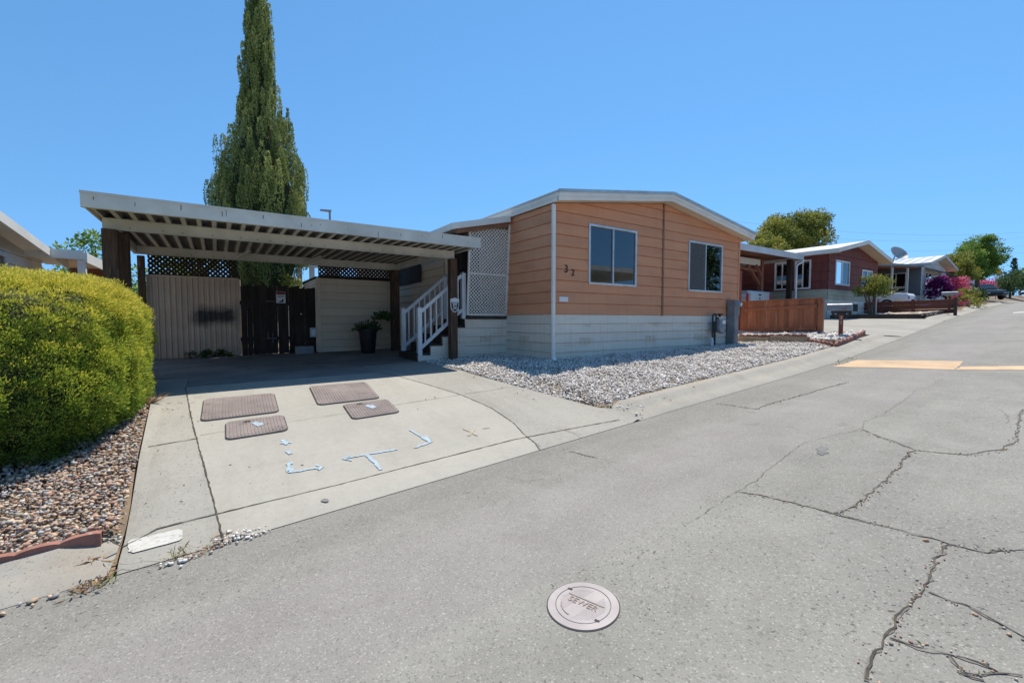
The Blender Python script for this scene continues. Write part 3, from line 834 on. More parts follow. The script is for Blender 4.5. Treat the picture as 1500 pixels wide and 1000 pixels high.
# steps go down towards -X
NS, RI, TR = 5, .192, .285
stp = MB(); side = MB(); Fs = wall_frame((PX, PY0 - .001), (PX - 3, PY0 - .001))
for k in range(NS):
    zt = .055 - RI * (k + 1); x1 = PX - TR * k; x0 = x1 - TR
    if k < NS - 1:
        stp.box(x0 - .03, x1 - .002, PY0 + .03, PY1, zt - .045, zt, .6)
        side.box(x0, x1 - .001, PY0 + .002, PY0 + .025, -1.0, zt - .05, .5)
        for j in range(5):
            zz = .015 - .2 * (j + 1)
            if zz < zt - .06: side.box(x0, x1 - .001, PY0 - .006, PY0 + .0015, max(zz, -1.0) + .006, min(zz + .2, zt - .052), .55)
    stp.box(x1 - .03, x1 - .012, PY0 + .032, PY1 - .01, zt + .001, zt + RI - .046, .35)
st = stp.build('steps', 'deck_wood', pc); side.build('side_panel', 'white_siding', pc)
def rail(y, name='handrail'):
    mb = MB(); xa, xb = PX - TR * 4 + .06, PX - .03
    za, zb = .055 - RI * 4 - .1, .055
    zt = lambda x: zb + (za + .06 - zb) * (xb - x) / (xb - xa)
    for x, z0, z1 in ((xa, -.95, zt(xa) + 1.0), (xb, .02, zt(xb) + .98)):
        mb.box(x - .045, x + .045, y - .045, y + .045, z0, z1)
        mb.add([(x - .055, y - .055, z1), (x + .055, y - .055, z1), (x + .055, y + .055, z1), (x - .055, y + .055, z1), (x, y, z1 + .035)], [(3, 2, 1, 0), (0, 1, 4), (1, 2, 4), (2, 3, 4), (3, 0, 4)])
    for o in (.16, .93): mb.bar((xa + .045, y, zt(xa) + o), (xb - .045, y, zt(xb) + o), .05, .07)
    hr = mb.build(name, 'white_plastic', pc)
    for k in range(1, 8):
        x = xa + (xb - xa) * k / 8
        MB().bar((x, y, zt(x) + .16), (x, y, zt(x) + .92), .028, .028, up=(0, 1, 0)).build('baluster', 'white_plastic', hr)
rail(PY0 + .07); rail(PY1 - .08)
lt = thing('porch_light', 'small white wall lamp on a black bracket beside the porch lattice', 'wall lamp', (PX - .04, PY0 + .1, 1.0))
mb = MB(); mb.lathe((PX - .07, PY0 + .05, 1.0), [(.03, 0), (.05, .02), (.05, .07), (.03, .09)], 10, axis='x'); mb.build('lamp_head', 'white_plastic', lt)
mb = MB(); mb.box(PX + .02, PX + .06, PY0 + .02, PY0 + .08, .98, 1.06); mb.build('bracket', 'black_numeral', lt)
# ------------------------------------------------------------------ carport
mk('carport_metal', (.66, .64, .57), (.53, .51, .45), 2.2, .55, .1, 50, tone=.15, spots=((.20, .17, .14), 9, .74), grime=.2)
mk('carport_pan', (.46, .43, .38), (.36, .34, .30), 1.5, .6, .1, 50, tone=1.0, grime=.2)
mk('rust', (.12, .07, .05), (.2, .12, .07), 8, .9, 0)
cp = thing('carport', 'long flat white metal carport roof on dark timber posts over the driveway', 'carport', (1.5, 9.8, -.9))
CX0, CX1, CYF, CYB = -1.37, 4.36, 7.58, 12.15
mb = MB()   # ribbed pan roof, ribs run front to back
n = 30; pitch = (CX1 - CX0 - .04) / n
prof = []
for k in range(n):
    x = CX0 + .02 + k * pitch
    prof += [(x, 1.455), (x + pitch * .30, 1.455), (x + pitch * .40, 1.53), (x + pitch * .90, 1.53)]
prof.append((CX1 - .02, 1.455))
for i in range(len(prof) - 1):
    (a, za), (b, zb) = prof[i], prof[i + 1]
    t = .95 if za == zb == 1.455 else .0  # upper pans toned dark, ribs light; recess shade put into the colour
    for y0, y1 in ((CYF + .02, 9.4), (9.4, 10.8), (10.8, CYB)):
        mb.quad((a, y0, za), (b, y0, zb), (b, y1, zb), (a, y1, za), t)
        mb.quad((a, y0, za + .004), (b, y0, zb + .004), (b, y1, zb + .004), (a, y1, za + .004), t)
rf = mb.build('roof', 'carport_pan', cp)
mb = MB()
mb.box(CX0, CX1, CYF - .012, CYF + .012, 1.405, 1.60); mb.box(CX0, CX1, CYF + .0125, CYF + .06, 1.405, 1.42); mb.box(CX0 - .004, CX1 + .004, CYF - .02, CYF - .0125, 1.575, 1.606)
for x in (CX0, CX1 - .02): mb.box(x, x + .02, CYF + .013, CYB, 1.43, 1.58)
mb.build('fascia', 'carport_metal', rf)
for x in (.12, .52, 1.0, 1.47, 1.52, 1.98, 2.5, 2.65, 2.78, 3.2, 3.7, 4.1, 4.5, 4.9, 5.45):
    a = random.uniform(.006, .012); z1 = random.uniform(1.50, 1.57)
    MB().box(CX0 + x, CX0 + x + a, CYF - .0145, CYF - .0122, z1 - random.uniform(.015, .1), z1).build('rust_streak', 'rust', rf)
def beam(x0, x1, y, z0, z1, par):
    mb = MB(); mb.box(x0, x1, y - .01, y + .01, z0 + .012, z1 - .012); mb.box(x0, x1, y - .035, y + .035, z1 - .0115, z1); mb.box(x0, x1, y - .035, y + .035, z0, z0 + .0115)
    b = mb.build('beam', 'carport_metal', par)
    x = x0 + .3
    while x < x1 - .1:
        MB().lathe((x, y - .0105, z0 + .045), [(.009, 0), (.006, -.006)], 6, axis='y').build('screw', 'rust', b); x += random.choice((.19, .38, .24))
    return b
beam(CX0 + .05, CX1 - .12, 8.5, 1.29, 1.452, cp); beam(CX0 + .05, 3.98, 11.3, 1.29, 1.452, cp)
mb = MB(); mb.box(3.93, 3.99, 8.54, 11.26, 1.30, 1.45); mb.build('side_beam', 'carport_metal', cp)
mb = MB(); mb.box(CX0 + .055, CX0 + .115, 8.54, 11.26, 1.30, 1.45); mb.build('side_beam', 'carport_metal', cp)
for x in (.35, 1.75): 
    mb = MB(); mb.bar((x, 11.24, 1.31), (x + .28, 10.9, 1.46), .04, .04); mb.build('brace', 'carport_metal', cp)
def post(x, y, wx, wy, zt, n=1):
    z0 = gz(x, y) - .03
    mb = MB(); mb.box(x - wx / 2, x + wx / 2, y - wy / 2, y + wy / 2, z0, zt); return mb.build('post', 'post_wood', cp, bevel=.01)
post(-1.24, 8.5, .17, .17, 1.29); post(-1.18, 8.86, .2, .22, 1.30)
post(4.20, 8.5, .16, .15, 1.29); post(3.9, 11.3, .2, .18, 1.29); post(-1.28, 11.95, .12, .12, 1.33)
# security shield on the front post
sg = thing('security_sign', 'black and white shield shaped security sign on the front carport post', 'sign', (4.20, 8.41, .3))
def shield(s, o):
    pts = [(-.1, .14), (-.05, .15), (0, .165), (.05, .15), (.1, .14), (.1, 0), (.092, -.06), (.06, -.115), (0, -.15), (-.06, -.115), (-.092, -.06), (-.1, 0)]
    return [(4.20 + a * s, 8.412 - o, .30 + b * s) for a, b in pts]
mb = MB(); a, b = shield(1.0, 0), shield(1.0, .014); m_ = len(a)
mb.poly(a).poly(b)
for i in range(m_): mb.quad(a[i], a[(i + 1) % m_], b[(i + 1) % m_], b[i])
pl = mb.build('shield_plate', 'white_plastic', sg)
mb = MB()
q = [(4.20 + x, 8.412 - .016, .30 + z) for x, z in [(-.086, .07), (.086, .07), (.086, .0), (.078, -.055), (.05, -.1), (0, -.128), (-.05, -.1), (-.078, -.055), (-.086, 0)]]
mb.poly(q).build('emblem', 'black_numeral', pl)
mb = MB()
for (x0, x1, z0, z1) in ((-.07, .07, .045, .058), (-.045, .05, .008, .034), (-.045, -.028, -.03, .008), (-.045, .06, -.036, -.02), (-.055, .055, -.078, -.062), (-.03, .03, -.05, -.043)):
    mb.box(4.2 + x0, 4.2 + x1, 8.392, 8.3945, .30 + z0, .30 + z1)
mb.build('emblem', 'white_plastic', pl)

# ------------------------------------------------------------------ back of the carport
T = NT('stained_panel')   # beige ribbed sheet with a black soot stain low on it
p = T.pos(); sx = T.n('ShaderNodeSeparateXYZ'); T.l(p, sx.inputs[0])
c = T.mix(T.rng(T.noise(p, 2.2, 4), .35, .65), (.68, .53, .395), (.57, .44, .33))
nz = T.math('MULTIPLY', T.math('SUBTRACT', T.noise(p, 3.2, 4), .5), .35)
dx = T.math('ABSOLUTE', T.math('SUBTRACT', sx.outputs[0], -.02)); dz_ = T.math('ABSOLUTE', T.math('SUBTRACT', sx.outputs[2], .08))
mxx = T.math('MULTIPLY', T.rng(T.math('ADD', dx, nz), .28, .5, 1, 0), T.rng(T.math('ADD', dz_, nz), .1, .3, 1, 0))
c = T.mix(T.math('MULTIPLY', mxx, .93), c, (.03, .027, .027))
low = T.rng(T.math('ADD', sx.outputs[2], nz), -.85, -.2, .35, 0)
c = T.mix(low, c, (.14, .12, .105))
T.out(c, .6, 0, .3, T.bump(T.noise(p, 40, 3), .1, .005))
pn = thing('corrugated_panel', 'beige corrugated metal panel with a black soot stain behind the carport', 'panel', (-.4, 12.05, -.86))
mb = MB(); x = -1.22; k = 0
while x < .42:
    for (a, oa, b, ob) in ((0, 0, .05, 0), (.05, 0, .062, -.03), (.062, -.03, .088, -.03), (.088, -.03, .10, 0)):
        mb.quad((x + a, 12.05 + oa, gz(x, 12) - .02), (x + b, 12.05 + ob, gz(x, 12) - .02), (x + b, 12.05 + ob, .93), (x + a, 12.05 + oa, .93), .5)
    x += .10; k += 1
ps = mb.build('sheet', 'stained_panel', pn)
mb = MB(); mb.box(-1.24, .44, 12.01, 12.075, .93, .955); mb.build('cap_rail', 'beige_siding', pn)
# lattice strips under the roof
ltb = mk('dark_lattice', (.045, .03, .024), (.03, .021, .018), 4, .8, .2, 40, tone=.4)
for i, (x0, x1, y, z0, z1, lab) in enumerate(((-1.2, .42, 12.2, .96, 1.46, 'dark brown lattice strip above the corrugated panel'), (2.14, 4.02, 11.87, 1.09, 1.42, 'dark brown lattice strip above the beige shed wall'))):
    t = thing('lattice_strip', lab, 'lattice', ((x0 + x1) / 2, y, z0))
    lattice(MB(), (x0, y, z0), (1, 0, 0), (0, 0, 1), x1 - x0, z1 - z0, .10, .045, .016).build('slats', 'dark_lattice', t)
    mb = MB()
    for z in (z0, z1): mb.box(x0, x1, y - .025, y + .025, z - .025, z + .02)
    mb.build('frame', 'dark_lattice', t)
mk('grey_bolt', (.2, .2, .2), (.12, .12, .12), 9, .6, .1)
# dark board gate with gaps
gt = thing('wooden_gate', 'weathered dark brown board gate with latch behind the carport', 'gate', (1.28, 12.0, -.85))
mb = MB(); x = .47; k = 0
while x < 2.04:
    wd = random.uniform(.10, .14); z1 = .80 + random.uniform(-.03, .03); z0 = gz(x, 12) + random.uniform(.0, .02)
    y = 11.98 + random.uniform(-.006, .006)
    mb.hexa([(x, y), (x + wd, y), (x + wd, y + .02), (x, y + .02)], z0, [z1 - .02, z1 + .015, z1 + .015, z1 - .02], random.uniform(.1, .9))
    x += wd + random.choice((.002, .002, .003, .012, .003)); k += 1
mb.build('boards', 'dark_board', gt)
mb = MB()
for z in (-.5, .35): mb.box(.45, 2.02, 12.005, 12.045, z, z + .09)
mb.build('rails', 'dark_board', gt)
MB().box(.98, 1.18, 11.955, 11.966, .43, .445).build('hinge', 'grey_bolt', gt)
mb = MB(); mb.box(.97, 1.2, 11.955, 11.968, -.46, -.44); mb.box(1.0, 1.015, 11.95, 11.966, -.46, -.3); mb.box(1.1, 1.115, 11.95, 11.966, -.56, -.32)
mb.build('latch', 'grey_bolt', gt)
mb = MB(); mb.lathe((1.74, 11.975, .14), [(.01, 0), (.022, -.01), (.022, -.03), (.008, -.045)], 10, axis='y'); mb.build('knob', 'aluminium', gt)
gs = thing('warning_sign', 'white warning sign with red header and black dog picture on the dark gate', 'sign', (1.30, 11.95, .5))
mb = MB(); mb.box(1.20, 1.40, 11.956, 11.962, .40, .68); pl = mb.build('plate', 'white_plastic', gs)
mk('red_print', (.28, .05, .05), None, 8, .6, 0)
MB().box(1.205, 1.395, 11.9535, 11.9558, .605, .675).build('header', 'red_print', pl)
mb = MB()
for z in (.575, .545): mb.box(1.225, 1.375, 11.9535, 11.9558, z, z + .012)
mb.poly([(1.25 + a, 11.953, .42 + b) for a, b in [(0, .0), (.03, .035), (.06, .03), (.075, .055), (.07, .075), (.085, .085), (.105, .07), (.12, .065), (.115, .05), (.1, .04), (.1, .0)]])
mb.build('picture', 'black_numeral', pl)
nb = thing('meter_box', 'small pale blue box with white cover on the gate post', 'box', (2.0, 11.9, -.3))
MB().box(1.92, 2.07, 11.86, 11.94, -.44, -.2).build('case', mk('pale_blue', (.42, .5, .58), None, 5, .5, .05), nb, bevel=.01)
MB().box(1.95, 2.04, 11.85, 11.8595, -.4, -.25).build('cover', 'white_plastic', nb, bevel=.004)
cb = tag(None or MB().box(1.56, 1.96, 11.62, 11.82, gz(1.7, 11.7) - .005, gz(1.7, 11.7) + .19).box(1.6, 1.74, 11.625, 11.815, gz(1.7, 11.7) + .18, gz(1.7, 11.7) + .192).build('concrete_block', mk('block', (.28, .31, .34), (.24, .26, .28), 6, .95, .4, 90), None, bevel=.008), 'single grey concrete block on the slab below the gate', 'block')
# beige shed
sh = thing('shed', 'beige lap sided storage shed at the back of the carport', 'shed', (3, 12.5, -.86))
mb = MB(); SA, SB, SY = 2.12, 4.05, 11.86
siding(mb, (SA, SY), (SB, SY), -.9, 1.05, .2); siding(mb, (SA, 14), (SA, SY), -.9, 1.05, .2); siding(mb, (SB, SY), (SB, 14), -.9, 1.05, .2); siding(mb, (SB, 14), (SA, 14), -.9, 1.05, .2)
mb.build('wall', 'beige_siding', sh)
MB().box(SA - .05, SB + .05, SY + .04, 14.05, 1.051, 1.08).build('roof', 'dark_board', sh)
mb = MB(); mb.box(SA - .03, SA + .05, SY - .04, SY - .002, -.9, 1.04); mb.build('corner_board', 'beige_siding', sh)
sd = thing('dark_valance', 'dark stained board strip under the carport side beam', 'board', (4.3, 12.2, 1.15))
mb = MB(); siding(mb, (4.64, 13.0), (4.64, 11.25), 1.02, 1.5, .48, slant=.004, base=.03); mb.build('boards', 'dark_board', sd)
# white posts of the patio beyond the gate
pt = thing('patio_cover', 'white posts of a patio cover glimpsed above the dark gate', 'patio cover', (2, 15, -.8))
for x, w0 in ((2.12, .12), (2.46, .14), (2.95, .42)):
    MB().box(x, x + w0, 15, 15.14, -.85, 1.65).build('post', 'white_trim', pt)
mb = MB(); siding(mb, (-1.4, 17.2), (6, 17.2), -1.0, .95, .25); mb.build('rear_wall', 'white_trim', pt)
MB().box(1.9, 3.6, 14.95, 15.2, 1.65, 1.8).build('beam', 'white_trim', pt)
# pots
mk('black_plastic', (.02, .02, .022), None, 6, .45, .05)
# ------------------------------------------------------------------ foliage
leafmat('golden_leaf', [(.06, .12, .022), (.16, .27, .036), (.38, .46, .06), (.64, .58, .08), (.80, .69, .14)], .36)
leafmat('cypress_leaf', [(.075, .1, .03), (.17, .215, .06), (.28, .325, .095), (.42, .42, .14)], .25)
leafmat('green_leaf', [(.045, .09, .02), (.095, .18, .033), (.16, .27, .045), (.27, .38, .07)], .3)
leafmat('olive_leaf', [(.06, .085, .02), (.13, .17, .035), (.25, .27, .05), (.46, .38, .07)], .28)
leafmat('dark_leaf', [(.02, .045, .016), (.045, .085, .028), (.075, .13, .04), (.13, .19, .055)], .2)
leafmat('magenta_leaf', [(.10, .01, .10), (.24, .02, .20), (.45, .03, .30), (.62, .08, .40)], .3)
leafmat('pink_leaf', [(.10, .12, .03), (.50, .07, .16), (.72, .12, .26), (.8, .25, .35)], .3)
leafmat('dry_leaf', [(.22, .12, .06), (.34, .2, .1), (.45, .3, .16), (.3, .2, .15)], .1)
mk('bark', (.16, .115, .085), (.09, .065, .05), 8, .95, .6, 30, stretch=(1, 1, .25))
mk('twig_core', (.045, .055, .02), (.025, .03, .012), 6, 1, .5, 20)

def sph(n, rng=RNG): return unit(rng.normal(size=(n, 3)))
def superq(n, c, h, e=3.2, rng=RNG):
    """points and normals on a rounded block: centre c, half sizes h, squareness e"""
    d = sph(n, rng); h = np.array(h)
    r = (np.abs(d / h) ** e).sum(1) ** (-1 / e)
    P = d * r[:, None]
    N = unit(np.sign(P) * np.abs(P / h) ** (e - 1) / h)
    return P + np.array(c), N
def fbm(P, s, seed=0):
    o = np.array([noise_v(p * s + seed) for p in P]); return o
from mathutils import noise as mnoise
def noise_v(p): return mnoise.noise(Vector((float(p[0]), float(p[1]), float(p[2]))))

# hedge: a clipped golden arborvitae block, round in plan, flat on top, drawn in at the foot
def hedge_surface(d, c, h, a=2.7, b=5.5):
    h = np.array(h)
    def f(q):
        q = np.abs(q / h); return ((q[:, 0] ** a + q[:, 1] ** a) ** (b / a) + q[:, 2] ** b) ** (1 / b)
    P = d / f(d)[:, None]; g = np.stack([(f(P + k) - f(P - k)) for k in np.eye(3) * 1e-3], 1)
    N = unit(g); foot = np.clip(-P[:, 2] / h[2] - .2, 0, 1) ** 1.5
    P[:, :2] *= (1 - .17 * foot)[:, None]
    P[:, 1] += .12 * np.clip(P[:, 2] / h[2] + .2, 0, 1.2) * (P[:, 1] < 0)
    return P + np.array(c), N
def hedge(c, h, n, per, seed=3):
    rg = np.random.default_rng(seed)
    P, N = hedge_surface(sph(n, rg), c, h)
    keep = (P[:, 2] > c[2] - h[2] * .97) & ~((P[:, 1] > c[1] + h[1] * .5) & (N[:, 1] > .6)) & (P[:, 0] > -3.0); P, N = P[keep], N[keep]
    lump = np.array([noise_v(p * 2.6) * .6 + noise_v(p * 6.5 + 7) * .6 for p in P])
    P = P + N * (lump * .12 - rg.uniform(0, .05, len(P)))[:, None]
    # golden fresh growth, with sunlit top and east flank and shaded lower front coloured in
    lit_growth = np.clip(.45 * N[:, 2] + .3 * N[:, 0] + .5 * (P[:, 2] - c[2]) / h[2] - .12 + .3 * lump + rg.normal(0, .22, len(P)), -1, 1)
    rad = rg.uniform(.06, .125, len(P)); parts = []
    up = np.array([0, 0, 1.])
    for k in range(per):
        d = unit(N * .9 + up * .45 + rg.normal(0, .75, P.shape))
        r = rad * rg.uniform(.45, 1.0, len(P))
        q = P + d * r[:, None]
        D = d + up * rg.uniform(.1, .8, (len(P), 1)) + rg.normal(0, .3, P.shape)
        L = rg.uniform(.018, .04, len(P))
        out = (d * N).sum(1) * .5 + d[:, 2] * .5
        t = np.clip(.25 + .40 * lit_growth + .42 * out * (r / rad) + rg.normal(0, .09, len(P)), 0, 1)
        parts.append(blades(q, D, L, L * .3, t, rg))
    return join(parts)
hg = thing('hedge', 'tall clipped golden green arborvitae hedge beside the driveway', 'hedge', (-1.9, 6.7, -1.2))
HC, HH = (-2.04, 6.72, -.47), (1.27, 1.70, .855)
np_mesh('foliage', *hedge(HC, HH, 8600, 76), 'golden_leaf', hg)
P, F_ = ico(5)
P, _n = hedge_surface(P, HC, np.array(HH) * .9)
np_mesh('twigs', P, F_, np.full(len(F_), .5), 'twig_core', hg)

# cypress: upright plumes on a tapering cone
cy = thing('cypress_tree', 'tall narrow dark green cypress rising behind the carport', 'tree', (1.05, 14.7, -.85))
rg = np.random.default_rng(5)
CYX, CYY = 1.18, 14.7
prof_z = [-.6, .2, 1.0, 1.9, 2.9, 3.7, 4.7, 5.9, 6.7, 7.7, 8.6, 9.7]
prof_r = [.12, .4, .8, 1.14, 1.17, 1.0, .72, .38, .31, .24, .16, .03]
parts = []
for k in range(680):
    z = -.3 + 10.0 * (1 - (1 - rg.uniform()) ** .66) if k > 24 else rg.uniform(8.0, 9.7)
    z = min(z, 9.75)
    a = rg.uniform(0, 2 * math.pi); rr = np.interp(z, prof_z, prof_r) * (rg.uniform(.86, 1.02) + .06 * math.sin(3 * a + z * 1.7) + .04 * math.sin(5 * a - z * 2.9))
    b = np.array([CYX + rr * math.cos(a), CYY + rr * math.sin(a), z])
    ln = rg.uniform(.5, 1.1) * (1.15 if z < 5 else .85); wd = rg.uniform(.075, .15) * (1.2 if z < 5 else .75)
    m = 260
    t = rg.uniform(0, 1, m) ** .85; ang = rg.uniform(0, 6.28, m)
    rad = wd * np.minimum(1, (t + .12) * 3) * (1 - t) ** .55 * rg.uniform(.8, 1, m)
    out = np.array([math.cos(a), math.sin(a), 0])
    cvx = np.sin(t * 2.2) * rg.uniform(-.06, .1)
    P = b + out * (t * .05 * ln + cvx)[:, None] + np.stack([np.cos(ang) * rad, np.sin(ang) * rad, t * ln], 1)
    D = np.stack([np.cos(ang) * .45, np.sin(ang) * .45, np.full(m, 1.1)], 1) + rg.normal(0, .25, (m, 3))
    L = rg.uniform(.035, .08, m); tn = np.clip(rg.uniform(.15, .85) + .25 * (t - .5) + rg.normal(0, .1, m), 0, 1)
    parts.append(blades(P, D, L, L * .42, tn, rg))
np_mesh('crown', *join(parts), 'cypress_leaf', cy)
vs = []; mbc = MB()
mbc.lathe((CYX, CYY, 0), [(r_ * .8, z_) for z_, r_ in zip(prof_z, prof_r)], 18); mbc.build('inner_twigs', 'twig_core', cy)
MB().tube([(CYX, CYY, -.95), (CYX, CYY, .3), (CYX + .02, CYY, 3)], [.22, .17, .1], 10).build('trunk', 'bark', cy)

def tree(name, label, base, clumps, leaf, lsize, per, trunk=None, group=None, seed=1, dens=1., drop=.0, tonebias=.0, limbs=True, cat='tree', flat=.75, stem='crown', trunk_r=.12):
    """trunk with limbs to leaf clumps; clumps: (x, y, z, radius) relative to base"""
    rg = np.random.default_rng(seed)
    t = thing(name, label, cat, base, 0, group)
    B = np.array(base, float); parts = []
    for (x, y, z, r) in clumps:
        c = B + np.array([x, y, z]); n = int(per * dens)
        sub = c + sph(7, rg) * r * rg.uniform(.3, .75, (7, 1)) * np.array([1, 1, flat])
        tb = rg.uniform(.3, .65) + tonebias
        for q in sub:
            m = max(4, n // 7); d = sph(m, rg)
            P = q + d * (r * .58 * rg.uniform(.35, 1, (m, 1)) ** .5) * np.array([1, 1, flat])
            D = d + rg.normal(0, .6, (m, 3)) + np.array([0, 0, .15 - drop])
            L = lsize * rg.uniform(.6, 1.3, m)
            parts.append(blades(P, D, L, L * .55, np.clip(tb + .2 * d[:, 2] + rg.normal(0, .15, m), 0, 1), rg))  # up-facing leaves toned lighter, the lit clump top put into the colour
    np_mesh(stem, *join(parts), leaf, t)
    if trunk:
        mb = MB(); h = trunk
        mb.tube([(B[0], B[1], B[2] - .15), (B[0] + .02, B[1], B[2] + h * .5), (B[0], B[1] + .02, B[2] + h)], [trunk_r * 1.25, trunk_r, trunk_r * .8], 8)
        if limbs:
            for (x, y, z, r) in clumps[:14]:
                e_ = Vector((B[0] + x * .85, B[1] + y * .85, B[2] + z - r * .1)); s_ = Vector((B[0], B[1], B[2] + h * .92)); m_ = (s_ + e_) / 2 + Vector((0, 0, .12 * r))
                mb.tube([s_, m_, e_], [trunk_r * .6, trunk_r * .4, trunk_r * .12], 6)
        mb.build('trunk', 'bark', t)
    return t
def ball(n, rx, ry, rz, cz, r0, r1, seed, shell=.55, cut=-.6):
    rg = np.random.default_rng(seed); out = []
    while len(out) < n:
        d = sph(1, rg)[0]
        if d[2] < cut: continue
        s = rg.uniform(shell, 1)
        out.append((d[0] * rx * s, d[1] * ry * s, cz + d[2] * rz * s, rg.uniform(r0, r1)))
    return out
# trees behind the carport
tree('broadleaf_tree', 'bright green leafy tree seen beside the old timber carport post', (-3.2, 19.5, -.8), ball(24, 1.3, 1.3, 1.5, 1.9, .35, .6, 21), 'green_leaf', .13, 150, 1.6, seed=21, tonebias=.15)
tree('broadleaf_tree', 'leafy green tree filling the gap under the carport roof', (-1.5, 17.6, -.8), ball(26, 1.0, 1.2, 1.2, 1.2, .35, .6, 22), 'green_leaf', .11, 150, 1.2, seed=22, tonebias=.1)
tree('broadleaf_tree', 'small treetop peeping over the carport roof by the cypress', (-.6, 22.5, -.8), ball(24, 1.3, 1.2, 2.0, 3.7, .4, .7, 23), 'green_leaf', .13, 130, 2.5, seed=23, tonebias=.1)
tree('flowering_shrub', 'sunlit yellow green shrub glimpsed above the dark gate', (1.9, 14.0, -.8), ball(14, .55, .4, .6, 1.5, .2, .32, 24), 'olive_leaf', .07, 120, 1.2, seed=24, tonebias=.2, cat='shrub', trunk_r=.04)
# weeds at the foot of the corrugated panel
tree('weed_patch', 'dark green weeds growing at the foot of the corrugated panel', (-.12, 11.85, -.86), ball(10, .42, .06, .12, .05, .06, .1, 25), 'dark_leaf', .05, 70, None, seed=25, cat='weeds', stem='leaves')
# potted plants
pp = thing('potted_plant', 'shrub in a tall black plastic pot beside the shed wall', 'potted plant', (3.1, 11.0, gz(3.1, 11.0) + .01))
b0 = gz(3.1, 11.0) + .012
mb = MB(); mb.lathe((3.1, 11.0, b0), [(.16, 0), (.165, .02), (.215, .52), (.24, .53), (.24, .6), (.225, .61), (.215, .56), (.02, .55)], 22); mb.build('pot', 'black_plastic', pp, smooth=True)
def sprig(par, c, n, r, leaf, L, seed, up=.4, name='foliage'):
    rg = np.random.default_rng(seed); d = sph(n, rg); d[:, 2] = np.abs(d[:, 2]) * 1.0
    P = np.array(c) + d * r * rg.uniform(.2, 1, (n, 1)); D = d + rg.normal(0, .5, (n, 3)) + np.array([0, 0, up])
    l_ = L * rg.uniform(.6, 1.3, n)
    return np_mesh(name, *blades(P, D, l_, l_ * .4, np.clip(rg.normal(.45, .2, n), 0, 1), rg), leaf, par)
sprig(pp, (3.1, 11.0, b0 + .56), 420, np.array([.34, .3, .2]), 'dark_leaf', .09, 31)
mb = MB(); mb.tube([(3.1, 11, b0 + .5), (3.2, 11, b0 + .75), (3.45, 11.05, b0 + .92)], [.012, .01, .006], 6); mb.build('stem', 'bark', pp)
sprig(pp, (3.5, 11.05, b0 + .82), 420, np.array([.3, .2, .2]), 'dark_leaf', .085, 32)

# ------------------------------------------------------------------ stones
def stonemat(name, cols):
    T = NT(name); a = T.attr('tone'); rp = T.n('ShaderNodeValToRGB'); rp.color_ramp.interpolation = 'CONSTANT'
    el = rp.color_ramp.elements
    while len(el) < len(cols): el.new(.5)
    for i, c in enumerate(cols): el[i].position = i / len(cols); el[i].color = (*c, 1)
    T.l(a, rp.inputs[0])
    n_ = T.noise(T.pos(), 60, 3)
    c = T.mix(T.rng(n_, .35, .7, 0, .35), rp.outputs[0], (.3, .27, .24))
    T.out(c, .8, 0, .3, T.bump(T.noise(T.pos(), 200, 2), .15, .003)); return T.m
stonemat('river_stone', [(.52, .36, .22), (.40, .22, .14), (.33, .31, .29), (.58, .46, .33), (.26, .25, .25), (.44, .25, .17), (.62, .55, .46), (.36, .28, .20), (.20, .17, .15), (.55, .38, .25), (.45, .43, .42), (.30, .15, .11)])
stonemat('white_stone', [(.76, .72, .66), (.68, .63, .57), (.78, .75, .71), (.58, .53, .48), (.72, .66, .58), (.46, .41, .37), (.80, .77, .72), (.62, .54, .47), (.74, .70, .66), (.40, .35, .31)])
stonemat('pink_stone', [(.60, .50, .40), (.52, .42, .34), (.64, .56, .46), (.45, .36, .3)])
def in_poly(P, poly):
    x, y = P[:, 0], P[:, 1]; c = np.zeros(len(P), bool); n = len(poly)
    for i in range(n):
        x0, y0 = poly[i]; x1, y1 = poly[(i + 1) % n]
        if y0 == y1: continue
        c ^= ((y0 > y) != (y1 > y)) & (x < (x1 - x0) * (y - y0) / (y1 - y0) + x0)
    return c
def bed(name, poly, n, size, mat, sub, seed, dz=.0, layers=.02, label=None, flat=(.45, .8), rough=.2, smooth=True):
    rg = np.random.default_rng(seed); q = np.array(poly)
    P = np.empty((0, 2))
    while len(P) < n:
        z = rg.uniform(q.min(0), q.max(0), (n * 2, 2)); P = np.concatenate([P, z[in_poly(z, poly)]])
    P = P[:n]
    z = np.array([lot_z(a, b) for a, b in P]) + dz + rg.uniform(-.01, layers, n) + .012 * np.sin(P[:, 0] * 5 + P[:, 1] * 3) + .01 * np.sin(P[:, 0] * 13 - P[:, 1] * 11)
    V, F2, T2 = stones(np.column_stack([P, z]), size, sub, flat, rough, rg)
    o = np_mesh(name, V, F2, T2, mat, None, smooth)
    return tag(o, label, kind='stuff')
bed('river_gravel', [(-2.6, 4.05), (-.6, 4.03), (-.645, 5.0), (-.72, 7.2), (-1.3, 8.2), (-3.2, 8.2), (-3.2, 4.05)], 28000, .0122, 'river_stone', 1, 41, .0, .03, 'multicoloured river pebbles between the hedge and the gutter')
ex = [(float(x), float(edge(x)) + .6) for x in np.arange(4.55, 12.0, .5)]
wg = ex + [(12.2, 4.35), (13.0, 5.2), (13.1, 7.3), (12.8, 7.3), (12.78, 6.96), (5.7, 6.96), (5.7, 8.7), (3.62, 8.7), (3.58, 8.2), (3.7, 6.75), (4.07, 5.2), (4.36, 4.1)]
bed('white_gravel', wg, 46000, .0135, 'white_stone', 1, 42, .0, .03, 'crushed white gravel in front of the orange home', (.5, .95), .3, False)
